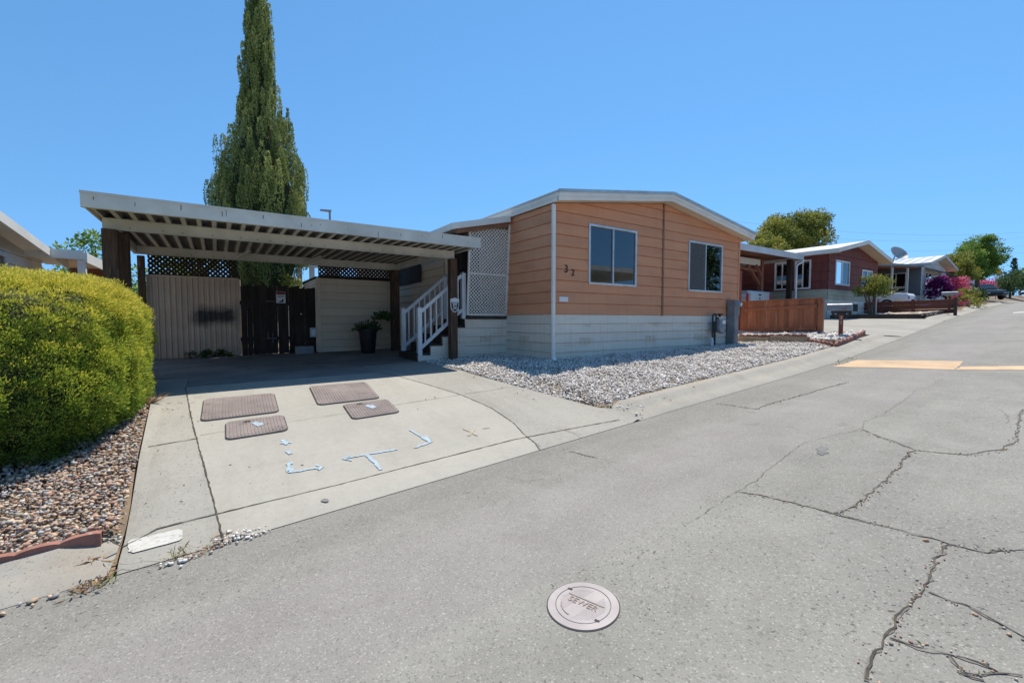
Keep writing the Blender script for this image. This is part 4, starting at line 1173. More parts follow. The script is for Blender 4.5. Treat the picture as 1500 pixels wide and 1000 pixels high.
bed('white_gravel', [(4.25, 3.62), (4.5, 3.62), (4.7, 4.2), (4.4, 4.3)], 22, .014, 'white_stone', 1, 43, .0, .01, 'stray white stones at the driveway corner', (.5, .95), .3, False)
bed('white_gravel', [(13.1, 5.3), (13.1, 7.3), (12.9, 8.5), (14.6, 8.2), (14.6, 5.4), (15.2, 4.7), (12.6, 4.4)], 5200, .024, 'white_stone', 1, 44, .08, .03, 'white gravel around the mailbox and the wooden fence', (.5, .95), .3, False)
bed('tan_gravel', [(23.6, 5.3), (27.2, 5.5), (27.2, 9), (23.6, 8.6)], 5200, .035, 'pink_stone', 1, 45, .08, .02, 'tan gravel bed before the low red fence', (.5, .95), .3, False)
# stray stones and dry litter on the gutter
def strays(px, n, size, mat, seed, label, spread=.03, sub=2):
    rg = np.random.default_rng(seed); pts = [gp(*q) for q in px]; P = []
    for i in range(n):
        a = pts[rg.integers(len(pts))]; x, y = a[0] + rg.normal(0, spread), a[1] + rg.normal(0, spread)
        P.append((x, y, surf(x, y) + size * .45 + .008))
    V, F2, T2 = stones(np.array(P), size, sub, (.5, .9), .2, rg)
    return tag(np_mesh('stray_pebbles', V, F2, T2, mat, None, True), label, kind='stuff')
strays([(328, 793), (340, 788), (352, 786), (362, 783), (372, 783), (386, 781), (345, 783)], 60, .0095, 'white_stone', 51, 'white pebbles strewn along the driveway lip')
strays([(232, 832), (245, 829), (262, 824), (288, 818), (275, 821)], 20, .010, 'white_stone', 52, 'white pebbles in the gutter crack')
strays([(10, 897), (5, 898), (66, 881), (55, 883)], 8, .012, 'river_stone', 53, 'loose pebbles lying on the gutter')
strays([(300, 808), (315, 803), (322, 798), (290, 812)], 30, .006, 'river_stone', 54, 'dirt crumbs in the gutter crack')
def litter(px, n, L, mat, seed, label, spread=.05, up=.3, w=.22, kindname='dry_litter'):
    rg = np.random.default_rng(seed); pts = [gp(*q) for q in px]; P = []
    for i in range(n):
        a = pts[rg.integers(len(pts))]; x, y = a[0] + rg.normal(0, spread), a[1] + rg.normal(0, spread)
        P.append((x, y, surf(x, y) + .012))
    D = rg.normal(0, 1, (n, 3)); D[:, 2] = np.abs(D[:, 2]) * up
    l_ = L * rg.uniform(.5, 1.4, n)
    return tag(np_mesh(kindname, *blades(np.array(P), D, l_, l_ * w, rg.uniform(0, 1, n), rg), mat), label, kind='stuff')
litter([(130, 862), (140, 852), (125, 866), (142, 842), (135, 858)], 90, .05, 'dry_leaf', 55, 'dry leaves gathered in the gutter corner', .035, .5)
litter([(262, 818), (290, 815), (305, 806), (318, 800), (322, 790)], 130, .04, 'dry_leaf', 56, 'dry weeds in the gutter crack', .035, .8, .12)
litter([(255, 818), (270, 812), (158, 858)], 40, .05, 'olive_leaf', 57, 'yellow green weeds in the gutter crack', .025, 1.5, .14, 'weeds')
litter([(215, 600), (225, 610), (245, 590), (255, 600), (272, 590), (278, 610), (200, 625)], 60, .05, 'dry_leaf', 58, 'dry stems under the hedge edge', .06, .6, .12)
litter([(1235, 531), (1245, 527), (1225, 535)], 60, .05, 'olive_leaf', 59, 'weeds at the gutter near the tan road patch', .06, 1.0, .15, 'weeds')
litter([(750, 556), (800, 575), (860, 585), (930, 590), (1000, 562), (1060, 530), (900, 550)], 110, .035, 'dry_leaf', 62, 'dry leaves scattered over the white gravel', .35, .6, .4)
litter([(255, 640), (240, 680), (230, 720), (300, 600), (330, 570), (420, 560), (360, 720), (600, 600)], 55, .026, 'dry_leaf', 63, 'a few dry leaves blown over the driveway', .3, .3, .4)
litter([(60, 740), (110, 710), (40, 780), (120, 760), (90, 690)], 90, .035, 'dry_leaf', 64, 'dry leaves and twigs lying on the river pebbles', .2, .7, .3)
# crumbs and weeds in the street cracks
rgc = np.random.default_rng(77); P = []; G = []
for pl_, wd_ in CRK:
    if wd_ < .011: continue
    for a_, b_ in zip(pl_[:-1], pl_[1:]):
        L_ = np.linalg.norm(b_ - a_)
        for _ in range(int(L_ * 46)):
            q = a_ + (b_ - a_) * rgc.uniform() + rgc.normal(0, wd_ * .8, 3); P.append((q[0], q[1], surf(q[0], q[1]) + .004))
        for _ in range(int(L_ * 12)):
            if rgc.uniform() < .5 + .5 * math.sin(q[0] * 4): G.append((q[0], q[1], surf(q[0], q[1]) + .003)); q = a_ + (b_ - a_) * rgc.uniform() + rgc.normal(0, wd_ * .3, 3)
V, F2, T2 = stones(np.array(P), .0048, 1, (.5, .9), .3, rgc)
tag(np_mesh('crumbs', V, F2, T2, 'river_stone'), 'grit and crumbs lying in the cracks of the street', kind='stuff')
G = np.array(G); D = rgc.normal(0, 1, G.shape); D[:, 2] = np.abs(D[:, 2]) * .8
l_ = rgc.uniform(.012, .03, len(G)); tag(np_mesh('weeds', *blades(G, D, l_, l_ * .3, rgc.uniform(0, 1, len(G)), rgc), 'olive_leaf'), 'tiny weeds growing in the street cracks', kind='stuff')
# grey-green weed tuft at the hedge foot
rg = np.random.default_rng(61); n = 26
P = np.tile(np.array(gp(213, 592)), (n, 1)) + rg.normal(0, .02, (n, 3)) * np.array([1, 1, 0]); D = np.column_stack([rg.uniform(.2, 1.2, n), rg.normal(0, .4, n), rg.uniform(.2, .9, n)])
tw = np_mesh('weed_stalks', *blades(P, D, rg.uniform(.12, .26, n), .016, rg.uniform(.5, 1, n), rg), 'dry_leaf'); tag(tw, 'dry feathery weed stalks leaning out from the hedge foot', 'weed')
# scalloped edging
mk('red_edging', (.34, .16, .12), (.24, .115, .09), 5, .9, .4, 70, tone=.5, spots=((.36, .3, .27), 14, .66))
mk('tan_edging', (.36, .26, .18), (.27, .2, .14), 5, .9, .4, 60, tone=.6)
def scallop(p0, p1, label, group, h=.10, n=3, mat='red_edging', dz=0., first=[None]):
    """one edging block with rounded humps"""
    a, b = Vector(p0), Vector(p1); d = (b - a); L = d.length; d /= L; s = Vector((-d.y, d.x, 0)) * .028
    za = gz(a.x, a.y) + dz
    t = thing('edging_block', label, 'edging block', (a.x, a.y, za), 0, group)
    mb = MB(); m = n * 8; top = []
    for i in range(m + 1):
        u = i / m; hump = abs(math.sin(math.pi * u * n)) ** .6
        top.append(h * (.62 + .38 * hump))
    for i in range(m):
        q, r = a + d * L * i / m, a + d * L * (i + 1) / m
        zq, zr = gz(q.x, q.y) + dz, gz(r.x, r.y) + dz
        for o0, o1 in ((-s, s),):
            vs = [(q + o0).to_tuple()[:2] + (zq - .06,), (r + o0).to_tuple()[:2] + (zr - .06,), (r + o0).to_tuple()[:2] + (zr + top[i + 1],), (q + o0).to_tuple()[:2] + (zq + top[i],),
                  (q + o1).to_tuple()[:2] + (zq - .06,), (r + o1).to_tuple()[:2] + (zr - .06,), (r + o1).to_tuple()[:2] + (zr + top[i + 1],), (q + o1).to_tuple()[:2] + (zq + top[i],)]
            fs = [(0, 1, 2, 3), (7, 6, 5, 4), (3, 2, 6, 7)] + ([(0, 3, 7, 4)] if i == 0 else []) + ([(1, 5, 6, 2)] if i == m - 1 else [])
            mb.add(vs, fs)
    mb.build('block', mat, t)
    return t
for i in range(3):
    x1 = -.70 - i * .615; lab = ['red scalloped edging block touching the driveway edge', 'red scalloped edging block second from the driveway', 'red scalloped edging block third from the driveway'][i]
    scallop((x1 - .6, 4.0 + .01 * (i % 2), 0), (x1, 4.0 + .012, 0), lab, 'scalloped edging by the river pebbles', .04, 3, 'red_edging')
ed = [(11.95, 4.22, 0), (12.6, 4.28, 0), (13.25, 4.36, 0), (13.9, 4.45, 0), (14.55, 4.56, 0), (15.2, 4.68, 0)]
for i in range(5):
    scallop(Vector(ed[i]) + Vector((.012, 0, 0)), ed[i + 1], ['red edging block at the low gravel corner by the gutter', 'second red edging block along the gutter by the mailbox', 'red edging block along the gutter below the mailbox post', 'red edging block just past the mailbox by the gutter', 'last red edging block before the neighbouring driveway'][i], 'red edging along the gutter', .13, 2, 'red_edging', .0)
for i, (a, b) in enumerate((((13.05, 7.1), (13.05, 6.48)), ((13.05, 6.46), (13.05, 5.85)), ((13.04, 5.83), (13.0, 5.25)), ((12.98, 5.2), (12.5, 4.75)), ((12.48, 4.72), (12.0, 4.3)))):
    scallop((*a, 0), (*b, 0), ['red scalloped block on the timber next to the meter pedestal', 'red scalloped block in the middle of the timber sleeper', 'red scalloped block on the far end of the timber', 'red scalloped block sloping down towards the gutter', 'lowest red scalloped block of the sloping row'][i], 'red blocks on the timber edging', .08, 3, 'red_edging', .15 if i < 3 else .03)
mk('sleeper', (.44, .33, .22), (.34, .25, .165), 5, .85, .4, 50, tone=.4, stretch=(2, .5, 5))
for i, (y0, y1) in enumerate(((7.2, 6.2), (6.18, 5.2))):
    z = min(gz(13.0, y0), gz(13.0, y1)) - .05
    tag(MB().box(12.97, 13.10, y1, y0, z, z + .22 + .02 * i).build('timber_sleeper', 'sleeper', None, bevel=.01), ['pale timber sleeper edging next to the meter pedestal', 'pale timber sleeper edging nearer the street'][i], 'timber')
# ------------------------------------------------------------------ lids in the driveway and the street
mk('lid_composite', (.255, .212, .198), (.195, .163, .153), 3.5, .8, .2, 90, tone=.2, spots=((.13, .12, .12), 7, .62))
mk('lid_edge', (.075, .068, .066), None, 9, .9, .1)
mk('manhole_iron', (.42, .375, .36), (.36, .325, .315), 7, .75, .2, 110, spots=((.36, .28, .21), 12, .7))
mk('manhole_rust', (.36, .28, .23), (.33, .285, .25), 15, .8, .1)
def rounded(x0, x1, y0, y1, r, n=5):
    P = []
    for cx, cy, a0 in ((x1 - r, y1 - r, 0), (x0 + r, y1 - r, 90), (x0 + r, y0 + r, 180), (x1 - r, y0 + r, 270)):
        for i in range(n + 1):
            a = R(a0 + 90 * i / n); P.append((cx + r * math.cos(a), cy + r * math.sin(a)))
    return P
def lid(x0, x1, y0, y1, label, rz, mark, hole):
    cx, cy = (x0 + x1) / 2, (y0 + y1) / 2
    t = thing('utility_lid', label, 'utility lid', (cx, cy, gz(cx, cy) + .012), 0, 'utility lids in the driveway')
    ca, sa = math.cos(rz), math.sin(rz)
    def P3(x, y, h):
        dx, dy = x - cx, y - cy; X_, Y_ = cx + dx * ca - dy * sa, cy + dx * sa + dy * ca
        return (X_, Y_, gz(X_, Y_) + .012 + h)
    out = rounded(x0 - .012, x1 + .012, y0 - .012, y1 + .012, .07); mb = MB()
    mb.poly([P3(x, y, .006) for x, y in out]); mb.build('rim', 'lid_edge', t)
    mb = MB(); o = rounded(x0, x1, y0, y1, .06); n = len(o)
    mb.add([P3(x, y, .007) for x, y in o] + [P3(x, y, .016) for x, y in o], [tuple(range(n, 2 * n))] + [(i, (i + 1) % n, n + (i + 1) % n, n + i) for i in range(n)])
    nr = int((x1 - x0) / .034)
    for k in range(nr):
        x = x0 + .02 + (x1 - x0 - .04) * (k + .5) / nr; w_ = .009
        ya, yb = y0 + .03, y1 - .03
        vs = [P3(x - w_, ya, .0155), P3(x + w_, ya, .0155), P3(x + w_, yb, .0155), P3(x - w_, yb, .0155), P3(x - w_ * .7, ya, .021), P3(x + w_ * .7, ya, .021), P3(x + w_ * .7, yb, .021), P3(x - w_ * .7, yb, .021)]
        mb.add(vs, [(4, 5, 6, 7), (0, 1, 5, 4), (1, 2, 6, 5), (2, 3, 7, 6), (3, 0, 4, 7)], random.uniform(.2, .8))
    l_ = mb.build('cover', 'lid_composite', t)
    if hole:
        mb = MB(); mb.poly([P3(hole[0] + .04 * math.cos(a), hole[1] + .025 * math.sin(a), .0225) for a in np.linspace(0, 6.28, 12)[:-1]]); mb.build('finger_hole', 'lid_edge', l_)
    if mark:
        rg = random.Random(int(cx * 100)); mb = MB()
        for (ax, ay, bx, by, w_) in mark:
            ax, bx, ay, by = cx + ax, cx + bx, cy + ay, cy + by
            d = Vector((bx - ax, by - ay)).normalized() * w_; s_ = Vector((-d.y, d.x))
            mb.poly([P3(ax + s_.x, ay + s_.y, .0235), P3(ax - s_.x, ay - s_.y, .0235), P3(bx - s_.x * .8, by - s_.y * .8, .0235), P3(bx + s_.x * .8, by + s_.y * .8, .0235)])
        mb.build('paint_mark', 'blue_paint', l_)
lid(-.17, .60, 5.99, 6.70, 'large worn ribbed brown utility lid nearest the hedge', R(-1.5), None, None)
lid(.05, .62, 5.38, 5.85, 'smaller ribbed brown lid with pale blue paint below the worn one', R(-1), [(-.02, .1, .03, -.03, .03), (.04, .06, .06, -.02, .018)], (.25, 5.77))
lid(1.07, 1.85, 6.02, 6.83, 'large plain ribbed brown utility lid nearer the porch', R(-2), None, None)
lid(1.33, 1.9, 5.38, 5.92, 'smaller ribbed brown lid with pale blue paint nearer the porch', R(-1), [(-.03, .1, .03, -.04, .03), (.03, .08, .06, -.02, .018)], (1.52, 5.84))
mc = gp(854, 886); zt = lambda x, y: surf(x, y)
mh = thing('manhole_cover', 'round pinkish grey iron manhole cover set in the street', 'manhole cover', mc)
def disc(mb, r0, r1, h0, h1, n=48, c=mc):
    vs, fs = [], []
    for r_, h_ in ((r0 * .93, h0), (r1 * .93, h1)):
        for k in range(n):
            a = 2 * math.pi * k / n; x, y = c[0] + r_ * math.cos(a), c[1] + r_ * math.sin(a); vs.append((x, y, zt(x, y) + h_))
    for k in range(n): fs.append((k, (k + 1) % n, n + (k + 1) % n, n + k))
    mb.add(vs, fs)
mb = MB(); disc(mb, .193, .188, .003, .005); mb.build('joint_ring', 'lid_edge', mh)
mb = MB(); disc(mb, .188, .187, .002, .006); disc(mb, .187, .147, .006, .007); fr_ = mb.build('frame_ring', 'manhole_iron', mh)
mb = MB(); disc(mb, .147, .143, .0055, .003); mb.build('groove', mk('groove_iron', (.22, .2, .2), None, 9, .9, 0), mh)
mb = MB(); disc(mb, .143, .142, .003, .0065); disc(mb, .142, .0005, .0065, .007)
g = .0095
for i in range(-13, 14):
    for j in range(-13, 14):
        x, y = i * g, j * g
        if x * x + y * y > .112 ** 2 or (abs(y) < .035 and abs(x) < .105): continue
        X_, Y_ = mc[0] + x, mc[1] + y; z = zt(X_, Y_); b = .003
        mb.add([(X_ - b, Y_ - b, z + .0068), (X_ + b, Y_ - b, z + .0068), (X_ + b, Y_ + b, z + .0068), (X_ - b, Y_ + b, z + .0068), (X_, Y_, z + .009)], [(0, 1, 4), (1, 2, 4), (2, 3, 4), (3, 0, 4)])
cv = mb.build('lid', 'manhole_iron', mh)
grad = Vector((surf(mc[0] + .1, mc[1]) - surf(mc[0] - .1, mc[1]), surf(mc[0], mc[1] + .1) - surf(mc[0], mc[1] - .1), 0)) / .2
nrm = Vector((-grad.x, -grad.y, 1)).normalized(); xax = Vector((math.cos(R(-73)), math.sin(R(-73)), 0)); xax = (xax - nrm * xax.dot(nrm)).normalized(); yax = nrm.cross(xax)
Rm = Matrix((xax, yax, nrm)).transposed()
text_mesh('lettering', 'SEWER', .052, 'manhole_rust', cv, Vector(mc) + nrm * .009, Rm, .0012)
mb = MB()
for (a, b) in (((-.1, .033), (.1, .033)),):
    for k in range(1):
        p_, q_ = Vector(mc) + xax * a[0] + yax * a[1] + nrm * .0085, Vector(mc) + xax * b[0] + yax * b[1] + nrm * .0085
        mb.bar(p_, q_, .005, .003, up=nrm)
mb.build('raised_bar', 'manhole_rust', cv)
mb = MB(); mb.tube([Vector(mc) + xax * (.105 * math.cos(R(a))) + yax * (.105 * math.sin(R(a))) + nrm * .008 for a in range(205, 262, 6)], .003, 5); mb.build('raised_arc', 'manhole_rust', cv)
for a in (150, 330):
    q = Vector(mc) + xax * (.13 * math.cos(R(a))) + yax * (.13 * math.sin(R(a))) + nrm * .008
    mb = MB(); mb.bar(q - xax * .012, q + xax * .012, .012, .0016, up=nrm); mb.build('lift_slot', 'lid_edge', cv)

# ------------------------------------------------------------------ meters at the house corner
mk('grey_metal', (.30, .32, .33), (.22, .24, .25), 4, .5, .1, 60, metal=.3, tone=.2)
mk('meter_grey', (.33, .35, .36), (.26, .28, .29), 8, .6, .1, 60)
mk('black_pipe', (.05, .05, .052), (.035, .035, .037), 9, .6, .15, 60)
ep = thing('electric_meter_pedestal', 'tall grey electric meter pedestal at the house corner', 'electric meter', (12.2, 6.72, gz(12.2, 6.7)))
z0 = gz(12.2, 6.7) - .04
MB().box(12.13, 12.35, 6.74, 6.95, z0, .12).build('lower_cabinet', 'grey_metal', ep, bevel=.008)
MB().box(12.12, 12.36, 6.72, 6.955, .121, .55).build('upper_cabinet', 'grey_metal', ep, bevel=.01)
MB().box(12.20, 12.34, 6.706, 6.719, .14, .31).build('door', 'grey_metal', ep, bevel=.003)
MB().box(12.15, 12.33, 6.73, 6.7385, z0 + .1, .08).build('access_panel', 'grey_metal', ep, bevel=.003)
mb = MB(); mb.lathe((12.25, 6.719, .43), [(.088, 0), (.09, -.02), (.075, -.03), (.07, -.09), (.05, -.105), (.001, -.107)], 20, axis='y'); mtr = mb.build('meter', 'meter_grey', ep, smooth=True)
mb = MB(); mb.lathe((12.25, 6.6115, .43), [(.045, 0), (.001, -.002)], 16, axis='y'); mb.build('dial', 'white_plastic', mtr)
gm = thing('gas_meter', 'gas meter with black pipes against the white skirting', 'gas meter', (11.5, 6.78, gz(11.5, 6.8)))
mb = MB(); mb.lathe((11.5, 6.85, -.21), [(.02, 0), (.14, -.005), (.165, -.03), (.165, -.12), (.15, -.15), (.05, -.16)], 20, axis='y')
mb.box(11.36, 11.64, 6.70, 6.84, -.2, .02); mb.build('meter_body', 'meter_grey', gm, bevel=.01)
mb = MB(); mb.box(11.43, 11.57, 6.665, 6.699, -.12, -.02); mb.build('dial', 'white_plastic', gm, bevel=.006)
zg = gz(11.3, 6.8) - .05
mb = MB(); mb.tube([(11.16, 6.8, zg + .25), (11.16, 6.8, .1), (11.19, 6.8, .14), (11.24, 6.8, .155), (11.29, 6.8, .14), (11.32, 6.8, .1), (11.32, 6.8, -.05)], .022, 10)
mb.tube([(11.32, 6.8, .04), (11.42, 6.8, .04)], .026, 8); mb.build('inlet_pipe', 'black_pipe', gm, smooth=True)
mb = MB(); mb.tube([(11.30, 6.82, zg), (11.30, 6.82, -.3)], .03, 10); mb.tube([(11.30, 6.82, -.34), (11.30, 6.82, -.05)], .055, 10); mb.build('riser', 'black_pipe', gm, smooth=True)
mb = MB(); mb.lathe((11.46, 6.78, .07), [(.03, 0), (.03, .05), (.085, .055), (.085, .085), (.03, .1)], 16); mb.build('regulator', 'black_pipe', gm, smooth=True)
mb = MB(); mb.tube([(11.62, 6.8, -.05)] + [(11.75 + .1 * math.cos(R(a)), 6.8, -.19 + .13 * math.sin(R(a))) for a in range(140, -200, -20)] + [(11.66, 6.86, -.3), (11.9, 6.95, -.38)], .02, 8); mb.build('outlet_pipe', 'black_pipe', gm, smooth=True)
mb = MB(); mb.tube([(11.12, 6.78, zg), (11.12, 6.78, zg + .24)], .042, 12); mb.tube([(11.12, 6.78, zg + .24), (11.14, 6.79, zg + .3)], [.035, .02], 10); mb.build('riser_sleeve', 'white_plastic', gm, smooth=True)

# ------------------------------------------------------------------ wooden fence, mailbox
mk('redwood', (.37, .148, .075), (.25, .105, .06), 2.2, .75, .3, 40, tone=.5, stretch=(5, 5, .6), spots=((.40, .30, .22), 1.3, .63))
mk('red_paint_wood', (.30, .085, .06), (.22, .065, .05), 4, .7, .2, 50, stretch=(4, 4, .6))
fx = 14.55
fe = thing('wooden_fence', 'low reddish board fence with tall red post beside the orange home', 'fence', (fx, 6.7, gz(fx, 6.7)))
y = 5.55; mb = MB()
while y < 7.85:
    wd = .135; z0 = gz(fx, y) + .03
    mb.hexa([(fx, y), (fx + .02, y), (fx + .02, y + wd), (fx, y + wd)], z0, .60 - .012 * (y - 5.5), random.uniform(0, 1)); y += wd + .004
mb.build('boards', 'redwood', fe)
mb = MB(); mb.hexa([(fx - .035, 5.5), (fx + .05, 5.5), (fx + .05, 7.86), (fx - .035, 7.86)], [.602, .602, .574, .574], [.64, .64, .612, .612]); mb.build('cap_rail', 'redwood', fe)
mb = MB()
for dz in (.22, .88): mb.hexa([(fx - .035, 5.62), (fx - .001, 5.62), (fx - .001, 7.84), (fx - .035, 7.84)], [gz(fx, 5.6) + dz - .05, ] * 2 + [gz(fx, 7.8) + dz - .12] * 2, [gz(fx, 5.6) + dz + .04] * 2 + [gz(fx, 7.8) + dz - .03] * 2)
mb.build('rails', 'redwood', fe)
for yy, z1, m in ((5.52, .60, 'redwood'), (7.95, 1.62, 'red_paint_wood')):
    MB().box(fx - .06, fx + .06, yy - .06, yy + .06, gz(fx, yy) - .1, z1).build('post', m, fe, bevel=.008)
mbx = gp(1231, 497); mx_, my_, mz_ = mbx
ml = thing('mailbox', 'silver grey mailbox with black box on a red post numbered 32', 'mailbox', (mx_, my_, mz_), R(-72))
mk('mail_silver', (.3, .3, .31), (.24, .24, .25), 6, .5, .1, 60, metal=.4)
mb = MB(); mb.box(-.05, .05, -.05, .05, -.1, .70); mb.build('post', 'red_paint_wood', ml, local=True, bevel=.008)
mb = MB(); mb.box(-.22, .22, -.06, .06, .70, .76); mb.bar((-.05, 0, .55), (-.2, 0, .70), .05, .05); mb.bar((.05, 0, .55), (.2, 0, .70), .05, .05); mb.box(-.1, .1, -.055, .055, .64, .699); mb.build('bracket', 'deck_wood', ml, local=True)
mb = MB(); L_ = .25; pr = [(-.09, .765), (-.09, .87)] + [(.09 * math.cos(R(a)), .87 + .085 * math.sin(R(a))) for a in range(160, 10, -20)] + [(.09, .87), (.09, .765)]
n_ = len(pr); mb.add([(-L_ - .06, a, b) for a, b in pr] + [(L_ - .03, a, b) for a, b in pr], [tuple(range(n_)), tuple(range(2 * n_ - 1, n_ - 1, -1))] + [(i, (i + 1) % n_, n_ + (i + 1) % n_, n_ + i) for i in range(n_)])
mb.build('mail_case', 'mail_silver', ml, local=True, smooth=True)
MB().box(.24, .34, -.075, .075, .74, .93).build('paper_box', 'black_plastic', ml, local=True, bevel=.012)
mb = MB(); mb.box(.0, .09, -.098, -.0905, .80, .815); mb.box(.075, .09, -.098, -.0905, .815, .86); mb.build('flag', 'red_print', ml, local=True)
mk('pale_numeral', (.72, .68, .55), None, 5, .6, 0)
for s_, zz in (('3', .575), ('2', .45)): text_mesh('number', s_, .12, 'pale_numeral', ml, WORLD[ml.name] @ Vector((0, -.054, zz)), Matrix.Rotation(R(-72), 3, 'Z') @ RX, .003)
mb = MB(); mb.box(-.1, .1, -.1, .1, -.06, .03); mb.build('footing', 'concrete_old', ml, local=True, bevel=.01)
# ------------------------------------------------------------------ cars
mk('silver_paint', (.50, .51, .53), (.47, .48, .50), 2, .3, 0, metal=.5, grime=.05, spec=.5)
mk('white_paint', (.75, .75, .75), (.72, .72, .72), 2, .3, 0, grime=.05, spec=.5)
mk('dark_blue_paint', (.03, .045, .06), (.025, .038, .05), 2, .25, 0, grime=.05, spec=.6)
mk('dark_green_paint', (.03, .04, .045), (.025, .035, .04), 2, .25, 0, grime=.05, spec=.6)
mk('blue_paint_car', (.12, .2, .36), None, 2, .3, 0, spec=.5)
mk('tyre', (.025, .025, .025), None, 8, .9, .1)
mk('rim_metal', (.4, .4, .42), None, 6, .4, 0, metal=.7)
mk('tail_red', (.45, .02, .02), None, 6, .3, 0, spec=.5)
mk('lamp_clear', (.7, .72, .75), None, 6, .2, 0, spec=.6)
mk('car_glass', (.02, .025, .03), None, 3, .06, 0, spec=.7, tone=0)
def car(label, loc, rz, paint, kind='sedan', group=None, cat='car', name='parked_car'):
    """length along local +X (front), built from body sections; kind: sedan, suv, pickup"""
    t = thing(name, label, cat, loc, rz, group)
    if kind == 'sedan':
        L = 4.6; H = [(-2.3, .45, .86), (-2.2, .35, .98), (-1.5, .3, 1.02), (1.0, .3, .95), (2.1, .34, .78), (2.3, .42, .62)]; cab = [(-1.75, 1.0), (-1.0, 1.42), (.3, 1.44), (1.15, .96)]; W = .88
    elif kind == 'suv':
        L = 4.7; H = [(-2.35, .5, 1.0), (-2.25, .4, 1.1), (1.0, .38, 1.1), (2.15, .42, .98), (2.35, .5, .75)]; cab = [(-2.25, 1.1), (-1.95, 1.72), (.2, 1.74), (1.05, 1.1)]; W = .93
    else:
        L = 5.4; H = [(-2.7, .55, 1.12), (-2.66, .5, 1.15), (1.3, .48, 1.12), (2.55, .52, 1.05), (2.7, .6, .8)]; cab = [(-.75, 1.13), (-.55, 1.78), (.75, 1.8), (1.5, 1.12)]; W = .95
    def loft(secs, wf, zc=None):
        mb = MB(); k = 8; vs = []
        for (x, z0, z1) in secs:
            w0 = W * (1 - .10 * max(0, abs(x) - L * .36) / (L * .14))
            ring = [(w0 * .92, z0), (w0 * 1.0, z0 + (z1 - z0) * .3), (w0 * 1.0, z0 + (z1 - z0) * .7), (w0 * .93, z1), (-w0 * .93, z1), (-w0, z0 + (z1 - z0) * .7), (-w0, z0 + (z1 - z0) * .3), (-w0 * .92, z0)]
            vs += [(x, y, z) for y, z in ring]
        fs = [tuple(range(k)), tuple(range(len(vs) - 1, len(vs) - k - 1, -1))]
        for i in range(len(secs) - 1):
            for j in range(k): fs.append((i * k + j, i * k + (j + 1) % k, (i + 1) * k + (j + 1) % k, (i + 1) * k + j))
        return mb.add(vs, fs)
    body = loft(H, 1)
    # cabin
    (xa, za), (xb, zb), (xc, zc), (xd, zd) = cab; wb, wt = W * .90, W * .72
    body.add([(xa, -wb, za - .03), (xd, -wb, zd - .03), (xd, wb, zd - .03), (xa, wb, za - .03), (xb, -wt, zb), (xc, -wt, zc), (xc, wt, zc), (xb, wt, zb)],
             [(4, 5, 6, 7), (0, 1, 5, 4), (1, 2, 6, 5), (2, 3, 7, 6), (3, 0, 4, 7)])
    bd = body.build('body', paint, t, local=True, smooth=True, bevel=.035)
    if kind == 'pickup':
        MB().box(-2.6, -.8, -W * .82, W * .82, 1.151, 1.16).build('bed', 'black_plastic', t, local=True)
    def lerp(a, b, f): return tuple(a[i] + (b[i] - a[i]) * f for i in range(3))
    for sgn in (1, -1):
        A, B, C, D = (xa + .12, sgn * (wb + .006), za + .02), (xd - .12, sgn * (wb + .006), zd + .02), (xc - .02, sgn * (wt + .016), zc - .07), (xb + .02, sgn * (wt + .016), zb - .07)
        for f0, f1 in ((.03, .47), (.52, .97)):
            p = [lerp(A, B, f0), lerp(A, B, f1), lerp(D, C, f1), lerp(D, C, f0)]; p[2] = lerp(p[1], p[2], .93); p[3] = lerp(p[0], p[3], .93)
            p = [(q[0], q[1] + sgn * .012, q[2]) for q in p]
            MB().poly(p).build('side_window', 'car_glass', t, local=True)
    for (x0, z0, x1, z1, s, nm) in ((xd, zd, xc, zc, 1, 'windscreen'), (xa, za, xb, zb, -1, 'rear_window')):
        dx = .02 * s
        a, b = .12, .9
        p0 = lerp((x0, 0, z0), (x1, 0, z1), a); p1 = lerp((x0, 0, z0), (x1, 0, z1), b); wa, wc = wb + (wt - wb) * a - .07, wb + (wt - wb) * b - .07
        MB().poly([(p0[0] + dx, -wa, p0[2] + .015), (p0[0] + dx, wa, p0[2] + .015), (p1[0] + dx, wc, p1[2] + .015), (p1[0] + dx, -wc, p1[2] + .015)]).build(nm, 'car_glass', t, local=True)
    rw = .33 if kind == 'sedan' else .38
    for x in (-L * .29, L * .30):
        for sgn in (1, -1):
            mb = MB(); mb.lathe((x, sgn * (W - .12), rw), [(rw * .6, -.12 * sgn), (rw * .95, -.11 * sgn), (rw, -.06 * sgn), (rw, .06 * sgn), (rw * .95, .125 * sgn), (rw * .66, .13 * sgn)], 20, axis='y'); wh = mb.build('wheel', 'tyre', t, local=True, smooth=True)
            mb = MB(); mb.lathe((x, sgn * (W - .12), rw), [(rw * .64, .131 * sgn), (rw * .5, .112 * sgn), (rw * .15, .12 * sgn), (.001, .135 * sgn)], 14, axis='y'); mb.build('rim', 'rim_metal', wh, local=True)
    xr, xf = -L / 2 - .006, L / 2 + .006; zl = H[0][2] - .12
    for sgn in (1, -1):
        y0, y1 = sorted((sgn * W * .62, sgn * W * .90)); 
        if kind == 'pickup': y0, y1 = sorted((sgn * W * .81, sgn * W * .93)); MB().box(xr - .01, xr + .05, y0, y1, zl - .3, zl + .04).build('tail_lamp', 'tail_red', t, local=True, bevel=.01)
        else: MB().box(xr - .01, xr + .12, y0, y1, zl - .1, zl + .06).build('tail_lamp', 'tail_red', t, local=True, bevel=.01)
        y0, y1 = sorted((sgn * W * .55, sgn * W * .86)); zf = H[-1][2] - .06
        MB().box(xf - .16, xf + .005, y0, y1, zf - .12, zf + .02).build('headlamp', 'lamp_clear', t, local=True, bevel=.01)
    zb_ = H[0][1] + .02
